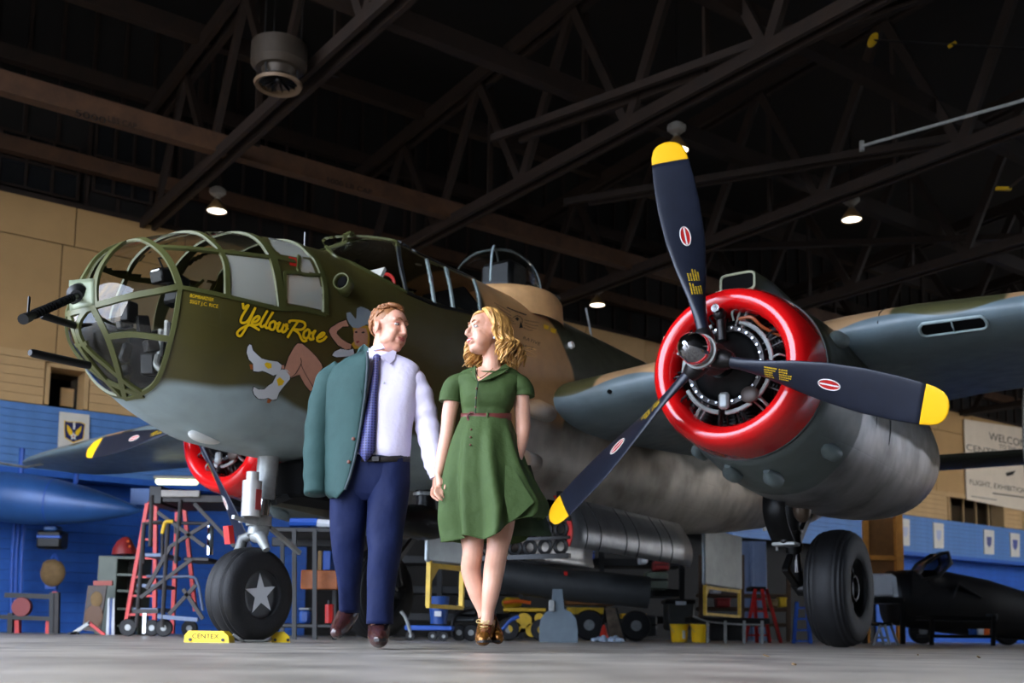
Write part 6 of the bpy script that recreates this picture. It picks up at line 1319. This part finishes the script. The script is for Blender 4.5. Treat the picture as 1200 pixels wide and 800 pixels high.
nb = [mn.p(449 + 15.5 * math.cos(t), 411 + 2.5 * math.sin(t) - 3 * math.cos(t), .03 + .070 * math.sin(t)) for t in np.arange(28) / 28 * 2 * PI]
cb = MB(); cb.rings([nb, [v + Vector((0, 0, .03)) + (v - mn.p(449, 411, .03)) * -.06 for v in nb]], cap=False); cb.obj('collar_band', 'shirt', Tm, solid=.006)
sheet(mn, [(432, 407, -.02), (437, 410, -.075), (443, 416, -.115), (433, 424, -.135), (429, 416, -.07)], 'shirt', 'collar_leaf', .008); sheet(mn, [(446, 416, -.115), (456, 412, -.09), (465, 408, -.03), (463, 420, -.085), (457, 426, -.125)], 'shirt', 'collar_leaf', .008)
tie = MB(); L = [(438, 417), (438.5, 424), (436, 440), (431, 465), (426, 495), (421, 518), (419, 528), (428, 540.5)]; Rr = [(446, 416.5), (443, 424), (444, 440), (442, 465), (441, 495), (440, 518), (439.5, 529), (428.5, 541)]
rows = []
for (a, b_) in zip(L, Rr):
    dy = -.128 - .022 * min(1, (a[1] - 415) / 60); rows.append([mn.p(a[0], a[1], dy + .006), mn.p((a[0] + b_[0]) / 2, (a[1] + b_[1]) / 2, dy - .008), mn.p(b_[0], b_[1], dy + .006)])
tie.grid(rows).obj('necktie', 'tie_blue', Tm, solid=.008, ang=180); MB().ell(mn.p(441.5, 419.5, -.125), (.022, .016, .024)).obj('tie_knot', 'tie_blue', Tm)
for y in (448, 470, 492, 514): MB().ell(mn.p(450 - (y - 448) * .05, y, -.128), (.006, .003, .006)).obj('shirt_button', 'white_paint', Tm)
for pr, sd, nm in (([(536, 402, 446, .02, .130), (552, 391, 442, .02, .135), (585, 386.5, 434, .03, .125), (620, 386.5, 429, .04, .105), (650, 390, 426, .07, .09), (680, 395, 423, .14, .08), (700, 397.5, 421, .20, .075), (718, 398, 421, .27, .074)], 11, 'trouser_leg'), ([(536, 432, 479.5, .02, .128), (552, 430, 480, .02, .132), (585, 430, 478.5, .0, .13), (620, 429.5, 473, -.02, .11), (650, 431, 470, -.03, .10), (680, 430.5, 464, -.02, .09), (708, 430, 461, -.01, .085), (731, 430, 460, 0, .088)], 12, 'trouser_leg')):
    fl_ = wr(sd, .032, 2, 11); mn.loft(pr, fold=lambda t, u: fl_(t, u) * (.5 + u) + .03 * math.exp(-((u - .55) / .05)**2) * math.sin(3 * t), cap=True).obj(nm, 'trousers', Tm, ang=180)
mn.loft([(534, 401, 480, .015, .138), (545, 396, 480.5, .02, .138), (560, 390, 480.5, .02, .138), (580, 388, 479, .02, .12), (588, 392, 476, .02, .09)], cap=True).obj('trouser_seat', 'trousers', Tm, ang=180)
wb = [mn.p(440.5 + 39.5 * math.cos(t), 537.5, .015 + .14 * math.sin(t)) for t in np.arange(40) / 40 * 2 * PI]; MB().rings([[v + Vector((0, 0, .014)) for v in wb], [v - Vector((0, 0, .016)) for v in wb]], cap=False).obj('belt', 'sole', Tm, solid=.008); MB().box(mn.p(440, 537.5, -.135), (.045, .012, .032), None, .004).obj('belt_buckle', 'steel_dark', Tm)
def shoe(P, pts, rad, name, mat, sole=None, flat=.8): 
    m = MB(); P.limb(m, pts, rad, 18); o = m.obj(name, mat, P.t, ang=180); return o
sh = shoe(mn, [(444.5, 727, .05), (444, 738, .03), (443.5, 744.5, -.06), (444, 748, -.15), (444, 749.5, -.20)], [.058, .060, .058, .050, .03], 'shoe', 'shoe_brown'); MB().prism([mn.p(444 + 11.5 * math.cos(t) * (1 if math.sin(t) > 0 else .95), 751.4, -.07 + .17 * math.sin(t)) for t in np.arange(24) / 24 * 2 * PI], (0, 0, .016)).obj('shoe_sole', 'sole', sh)
sh = shoe(mn, [(410, 716, .29), (404, 725, .25), (398, 735, .15), (394, 741, .08)], [.056, .058, .052, .034], 'shoe', 'shoe_brown'); MB().tube([mn.p(411, 727, .30), mn.p(404, 738, .20), mn.p(395, 745.3, .08)], [.03, .04, .03], 10, flat=.4).obj('shoe_sole', 'sole', sh)
# jacket on his right side only
jk = MB(); pts = [(406, 434, .03), (388, 449, .04), (378, 482, .05), (372.5, 520, .03), (370.5, 555, .0), (370, 579, -.02)]
q = smoothpath([mn.p(*a) for a in pts], 9); rr = np.interp(np.linspace(0, 5, len(q)), range(6), [.075, .088, .085, .078, .070, .062]); rr = [r * (1 + .035 * math.sin(i * .9)) for i, r in enumerate(rr)]
jk.tube([Vector(v) for v in q], [rr[0]*.3, rr[1]*.72]+rr[2:], 26); jk = jk.obj('jacket_sleeve', 'suit_green', Tm, ang=180)
for k in range(3): MB().ell(mn.p(361.5 + .4 * k, 569 + 4 * k, -.045), .006).obj('cuff_button', 'button_brown', jk)
rows = []
for y, xo, xi, b0 in ((413, 422, 430, .03), (420, 406, 430.5, .0), (430, 392, 430.5, -.02), (445, 384, 429.5, -.03), (465, 383, 427.5, -.03), (490, 382, 424, -.03), (515, 381, 420, -.03), (540, 380, 415, -.03), (560, 379, 409.5, -.03), (574, 378.5, 404, -.03), (583, 386, 396, -.08)):
    rows.append([mn.p(xo + (xi - xo) * k / 10, y + (.5 * math.sin(k)) , (.06 - .215 * math.sin(min(1, .25 + .75 * k / 10) * PI / 2)) * (1 if y > 425 else .9) - (.02 if y < 470 else 0)) for k in range(11)])
jf = MB().grid(rows).obj('jacket_front', 'suit_green', Tm, solid=.012, ang=180)
MB().tube([r[-1] + Vector((.002, -.006, 0)) for r in rows[:-1]], .008, 8).obj('jacket_edge', 'suit_trim', jf)
rows = [[mn.p(xo + (xi - xo) * k / 10, y, .10 + .03 * math.sin(k / 10 * PI)) for k in range(11)] for y, xo, xi in ((414, 424, 455), (425, 398, 480), (450, 386, 484), (500, 383, 478), (550, 380, 470), (578, 381, 465))]
MB().grid(rows).obj('jacket_back', 'suit_trim', jf, solid=.012, ang=180)
lp = [(421, 409, .06), (427, 404, .05), (432, 408, -.01), (433, 425, -.09), (431, 445, -.145), (428.5, 470, -.165), (425, 466, -.168), (421, 448, -.155), (416, 430, -.115), (417, 418, -.04)]
m_ = MB(); m_.add([mn.p(*p) + Vector((0, -.016, 0)) for p in lp], [tuple(range(len(lp)))]); m_.obj('lapel', 'suit_green', jf, smooth=False, solid=.006)
for y in (514, 541): MB().ell(mn.p(414 - (y - 514) * .2, y, -.165), (.010, .004, .010)).obj('jacket_button', 'button_brown', jf)

# ------------------------------------------------------------------ the woman
wm = Person('woman in a green belted shirt dress with wavy blonde hair', 572, 5.6); Tw = wm.t
b = MB(); fwm = (-.88, -.50, .10)
Hw, Mw = head(b, wm.p(570, 392), fwm, R(3), .98, True)
wm.limb(b, [(573, 406, .01), (576, 422, .02), (575, 440, .02)], [.046, .046, .058])
wm.limb(b, [(540, 447, .03), (574, 440, .02), (604, 446, .03)], [.042, .058, .042]); wm.limb(b, [(572, 450, .02), (571, 480, .02), (570, 520, .03), (570, 560, .03)], [.085, .088, .10, .11])
wm.limb(b, [(534, 450, .03), (527, 482, .03), (524, 505, .02), (518, 535, 0), (513.5, 556, -.02)], [.045, .041, .036, .034, .024])
wm.limb(b, [(609, 448, .03), (612, 480, .04), (612.5, 506, .05), (607, 530, .0), (602, 548, -.05)], [.045, .043, .038, .035, .026])
wm.limb(b, [(556, 560, .03), (553, 610, .02), (554, 645, .0), (552, 668, .04), (559, 695, .05), (566, 715, .06), (570, 733, .07)], [.085, .072, .054, .053, .044, .032, .034]); wm.limb(b, [(588, 560, .02), (587, 610, -.04), (583, 642, -.06), (579, 668, -.02), (575, 695, -.02), (572, 715, -.01), (570, 735, 0)], [.085, .074, .056, .055, .046, .034, .034])
wm.limb(b, [(570, 738, .0), (568, 745, -.06), (566, 749, -.12)], [.034, .03, .025]); wm.limb(b, [(571, 736, .08), (578, 745, .06), (582, 749, .02)], [.034, .03, .025])
hand(wm, b, (513.5, 556, -.02), (516, 570, -.045), [([(511, 570, -.06), (509.5, 577, -.095), (513, 582, -.10)], .0082), ([(513.5, 571.5, -.06), (512, 579.5, -.098), (516, 585, -.10)], .0084), ([(516, 572, -.055), (515, 581, -.095), (518, 586, -.095)], .0082), ([(518.5, 571, -.05), (518.5, 579, -.085), (520, 583, -.085)], .0072)], ([(519, 562, -.05), (522, 567, -.07), (521, 572.5, -.085)], .0088), .92)
hand(wm, b, (602, 548, -.05), (600, 560, -.08), [([(597.5 + 2.2 * k, 560, -.08), (598 + 2 * k, 567, -.075), (598.5 + 2 * k, 573, -.06)], .0082) for k in range(4)], ([(597, 552, -.07), (594, 557, -.09), (594, 562, -.09)], .0088), .9)
mobj('body', fuse(b, .0042, 9), 'skin_woman', Tw, ang=180)
face(Hw, Mw, Tw, 'lip_woman', 'brow_woman', .98, True, True)
# stockings-toned lower legs are part of the body; hair in loose waves, blown to her left
sp = []; r_ = random.Random(9)
def scw(az, el, o=0.0):
    a, e = R(az), R(el); d = Vector((math.cos(e) * math.cos(a), math.cos(e) * math.sin(a), math.sin(e))); return Vector((-.012 + (.100 + o) * d.x, (.079 + o) * d.y, .042 + (.090 + o) * d.z))
for k in range(300):
    sd = 1 if r_.random() < .62 else -1            # her left side is toward the camera
    az0 = sd * r_.uniform(4, 80); el0 = r_.uniform(62, 88)
    az1 = sd * r_.uniform(78, 178); ln = r_.uniform(.12, .21); c1 = r_.uniform(0, 1.6); wa = r_.uniform(.010, .022); out = r_.uniform(.012, .034)
    p = [scw(az0, el0, .002), scw(az0 + (az1 - az0) * .35, 52, .010 + out * .3), scw(az0 + (az1 - az0) * .75, 22, out * .6 + .008), scw(az1, -8, out + .006)]
    q = Vector(p[-1]); dr = Vector((-.22 - .30 * r_.random(), .10 * sd + r_.uniform(-.15, .15), -1.0)).normalized()
    side = Vector((1, 0, -.4)) ; 
    for j in range(1, 7): q = q + dr * (ln / 6); p.append(q + Vector((math.sin(c1 + j * 1.25) * wa * (.5 + j * .22), math.cos(c1 + j * 1.25) * wa * (.5 + j * .15), 0)))
    sp.append(([tuple(v) for v in p], r_.uniform(.0055, .0105)))
for k in range(60):           # far side, showing below the jaw in front
    c1 = r_.uniform(0, 6.28); a0 = -r_.uniform(55, 95); p = [scw(-r_.uniform(5, 40), 80, .002), scw(a0 * .7, 45, .02), scw(a0, 10, .022), scw(a0, -25, .03)]; q = Vector(p[-1]); ln = r_.uniform(.10, .17)
    for j in range(1, 6): q = q + Vector((.02, -.10, -1)).normalized() * (ln / 5); p.append(q + Vector((math.sin(c1 + j * 1.5) * .022, math.cos(c1 + j * 1.5) * .016, 0)))
    sp.append(([tuple(v) for v in p], r_.uniform(.006, .010)))
for k in range(6):           # flyaway strands
    c1 = r_.uniform(0, 6.28); p = [scw(100 + 8 * k % 60, 20, .02), scw(130, -5, .05), scw(140, -40, .085 + .004 * k)]; q = Vector(p[-1])
    for j in range(1, 5): q = q + Vector((-.03, .01, .012 * math.sin(c1 + j))); p.append(q.copy())
    sp.append(([tuple(v) for v in p], .0014))
locks(Hw, sp, 'hair_woman', Tw); MB().ell(Hw(-.026, 0, .050), [.096 * .98, .083 * .98, .088 * .98], Mw, 28, 18).obj('hair_base', 'hair_woman', Tw, ang=180)
for s in (1, -1): MB().ell(Hw(-.004, s * .090, -.042), .008).obj('earring', 'pale_box', Tw)
# dress
bod = wr(21, .012, 3, 5)
wm.loft([(437.5, 552, 598, .02, .062), (441, 536, 610, .025, .080), (447, 533, 611, .025, .090), (456, 538, 606, .015, .105), (466, 539, 604, .008, .115), (474, 540, 602, .012, .110), (483, 541.5, 598, .02, .098), (490, 541.5, 597.5, .02, .096)], fold=bod).obj('dress_bodice', 'dress_green', Tw, ang=180)
for pts, rad in (([(545, 447, .03), (533, 452, .03), (528.5, 462, .03), (527.5, 470, .03)], [.052, .056, .058, .058]), ([(598, 446, .03), (608, 451, .03), (612.5, 458, .04), (613, 464, .04)], [.052, .058, .061, .061])):
    q = [Vector(v) for v in smoothpath([wm.p(*a) for a in pts], 6)]; m = MB(); m.tube(q, list(np.interp(np.linspace(0, 3, len(q)), range(4), rad)), 24); so = m.obj('dress_sleeve', 'dress_green', Tw, ang=180)
    MB().tube([q[-1] + (q[-1] - q[-2]).normalized() * d for d in (-.02, .004)], rad[-1] * 1.02, 24).obj('sleeve_hem', 'dress_green', so)
for q_ in ([(540, 449, .03), (548, 442.5, .03), (557, 437, .02)], [(606, 448, .03), (599, 441.5, .03), (590, 435, .02)]): m = MB(); wm.limb(m, q_, [.046, .046, .036]); m.obj('dress_shoulder', 'dress_green', Tw, ang=180)
sk_rows = [(489, 540.5, 598, .02, .098), (500, 536, 601, .02, .125), (520, 529.5, 606, .02, .165), (550, 523.5, 613, .02, .20), (580, 520.5, 622, .03, .235), (605, 521, 628, .04, .255), (625, 524, 625, .05, .265), (634, 526, 620, .05, .27)]
def skf(t, u):
    f = (.03 * min(1, u * 5) + .11 * u) * math.sin(9 * t + 1.2 + .5 * u) + .075 * u * math.sin(5 * t + 2.8 + u) + .022 * math.sin(17 * t + .7) * (min(.4, u * 3) + u)
    r = max(0, math.cos(t + .25)); return f + .26 * r**3 * u**1.3          # blown out toward her left
sk_ = wm.loft(sk_rows, N=120, out=60, fold=skf, ex=2.0)
for i, v in enumerate(sk_.v):      # wind lifts the hem on her left
    u = (i // 120) / 59; t = 2 * PI * (i % 120) / 120; sk_.v[i] = (v[0], v[1], v[2] + .13 * u**3 * max(0, math.cos(t + .25))**2 + .012 * u * math.sin(5 * t))
skirt = sk_.obj('dress_skirt', 'dress_green', Tw, ang=180)
n0 = 59 * 120; hem = [Vector(sk_.v[n0 + k]) for k in range(120)]; MB().tube(hem, .004, 5, closed=True).obj('skirt_hem', 'dress_green', skirt)
fl2 = [[wm.p(596 + 4 * k + .05 * (y - 540) * k, y, .10 + .03 * math.sin(k * 1.3)) for k in range(7)] for y in np.linspace(545, 628, 9)]
MB().grid(fl2).obj('skirt_back_layer', 'dress_dark', skirt, solid=.004, ang=180)  # back of the skirt, its shade painted in by a darker green
sheet(wm, [(592, 545, -.20), (600, 546, -.21), (626, 588, -.20), (610, 603, -.225), (597, 612, -.235), (591, 580, -.23)], 'dress_green', 'pocket_flap', .006, skirt)
bt = [wm.p(569.5 + 29 * math.cos(t), 488.5 + .0 * math.sin(t), .02 + .103 * math.sin(t)) for t in np.arange(40) / 40 * 2 * PI]
belt = MB().rings([[v + Vector((0, 0, .020)) for v in bt], [v - Vector((0, 0, .020)) for v in bt]], cap=False).obj('belt', 'belt_brown', Tw, solid=.008)
MB().tube([wm.p(553 + 5.2 * math.cos(t), 488.5 + 5.2 * math.sin(t), -.072) for t in np.arange(16) / 16 * 2 * PI], .006, 6, closed=True).obj('belt_buckle', 'belt_brown', belt); MB().box(wm.p(571, 488.5, -.088), (.01, .01, .05), None, .002).obj('belt_loop', 'dress_green', Tw)
def vpoly(pts, mat, name): m = MB(); m.add([wm.p(*p) for p in pts], [tuple(range(len(pts)))]); return m.obj(name, mat, Tw, smooth=False, solid=.006)
vpoly([(557.5, 431, -.065), (556, 436, -.08), (560, 447, -.105), (563, 440, -.092)], 'skin_woman', 'neckline_skin') if False else None
MB().add([wm.p(*p) for p in ((558, 433, -.052), (566, 436, -.060), (578, 437, -.060), (588, 433, -.045), (575, 441, -.085), (560.5, 446.5, -.097), (557.5, 440, -.075))], [tuple(range(7))]).obj('neckline', 'skin_woman', Tw, smooth=False, solid=.004)
vpoly([(557, 428, -.03), (553, 436, -.062), (552, 441, -.075), (559.5, 447, -.104), (557.5, 440, -.088), (557.5, 433, -.066)], 'dress_green', 'collar_leaf'); vpoly([(592, 426, .0), (597, 431, -.03), (590, 437, -.068), (574, 444, -.098), (560.5, 447.5, -.108), (572, 440, -.092), (584, 433, -.065)], 'dress_green', 'collar_leaf')
MB().tube([wm.p(560.5, 447, -.110), wm.p(558.5, 460, -.118), wm.p(557.5, 472, -.112), wm.p(557, 484, -.098)], .004, 6).obj('button_placket', 'dress_dark', Tw)
for y in (455, 466, 477): MB().ell(wm.p(558.5 - (y - 455) * .05, y, -.120), (.006, .004, .006)).obj('dress_button', 'button_brown', Tw)
for k, y in enumerate((503, 512, 521)): MB().ell(wm.p(552 - k * .4, y, -.118 - .018 * k), (.006, .004, .006)).obj('dress_button', 'button_brown', Tw)
MB().tube(smoothpath([wm.p(560, 430, -.045), wm.p(559, 438, -.075), wm.p(562, 443, -.092), wm.p(570, 438, -.075), wm.p(578, 431, -.05)], 5), .0016, 5).obj('necklace', 'gold', Tw); MB().tube([wm.p(605 + 5 * math.cos(t), 543.5 + 1.5 * math.cos(t), -.04 + .03 * math.sin(t)) for t in np.arange(16) / 16 * 2 * PI], .003, 5, closed=True).obj('bracelet', 'gold', Tw)
for pts, rad, sx in (([(571, 727, .03), (569, 738, .0), (567, 744, -.06), (566, 748, -.12), (566, 750, -.15)], [.045, .047, .044, .040, .026], 567), ([(574, 727, .10), (577, 738, .08), (581, 744, .04), (584, 748, -.01)], [.042, .045, .042, .03], 579)):
    sh = shoe(wm, pts, rad, 'shoe', 'shoe_bronze'); MB().prism([wm.p(sx + 10 * math.cos(t), 752.6, (-.07 if sx < 570 else .05) + .115 * math.sin(t)) for t in np.arange(24) / 24 * 2 * PI], (0, 0, .012)).obj('shoe_sole', 'sole', sh)
    MB().box(wm.p(sx + 1.5, 750.5, .03 if sx < 570 else .12), (.055, .05, .02), None, .004).obj('shoe_heel', 'sole', sh)
    if sx < 570:
        for k in range(4): MB().tube([wm.p(563 - .3 * k, 730 + 3.4 * k, -.045 - .022 * k), wm.p(567, 731 + 3.4 * k, -.060 - .022 * k), wm.p(571.5, 730.5 + 3.4 * k, -.045 - .022 * k)], .0025, 5).obj('shoe_lace', 'lace', sh)
        MB().tube(smoothpath([wm.p(567, 728.5, -.06), wm.p(560.5, 725.5, -.05), wm.p(558.5, 729, -.06), wm.p(566, 729.5, -.065), wm.p(573, 727, -.05), wm.p(571, 731, -.06)], 4), .0022, 5).obj('lace_bow', 'lace', sh)
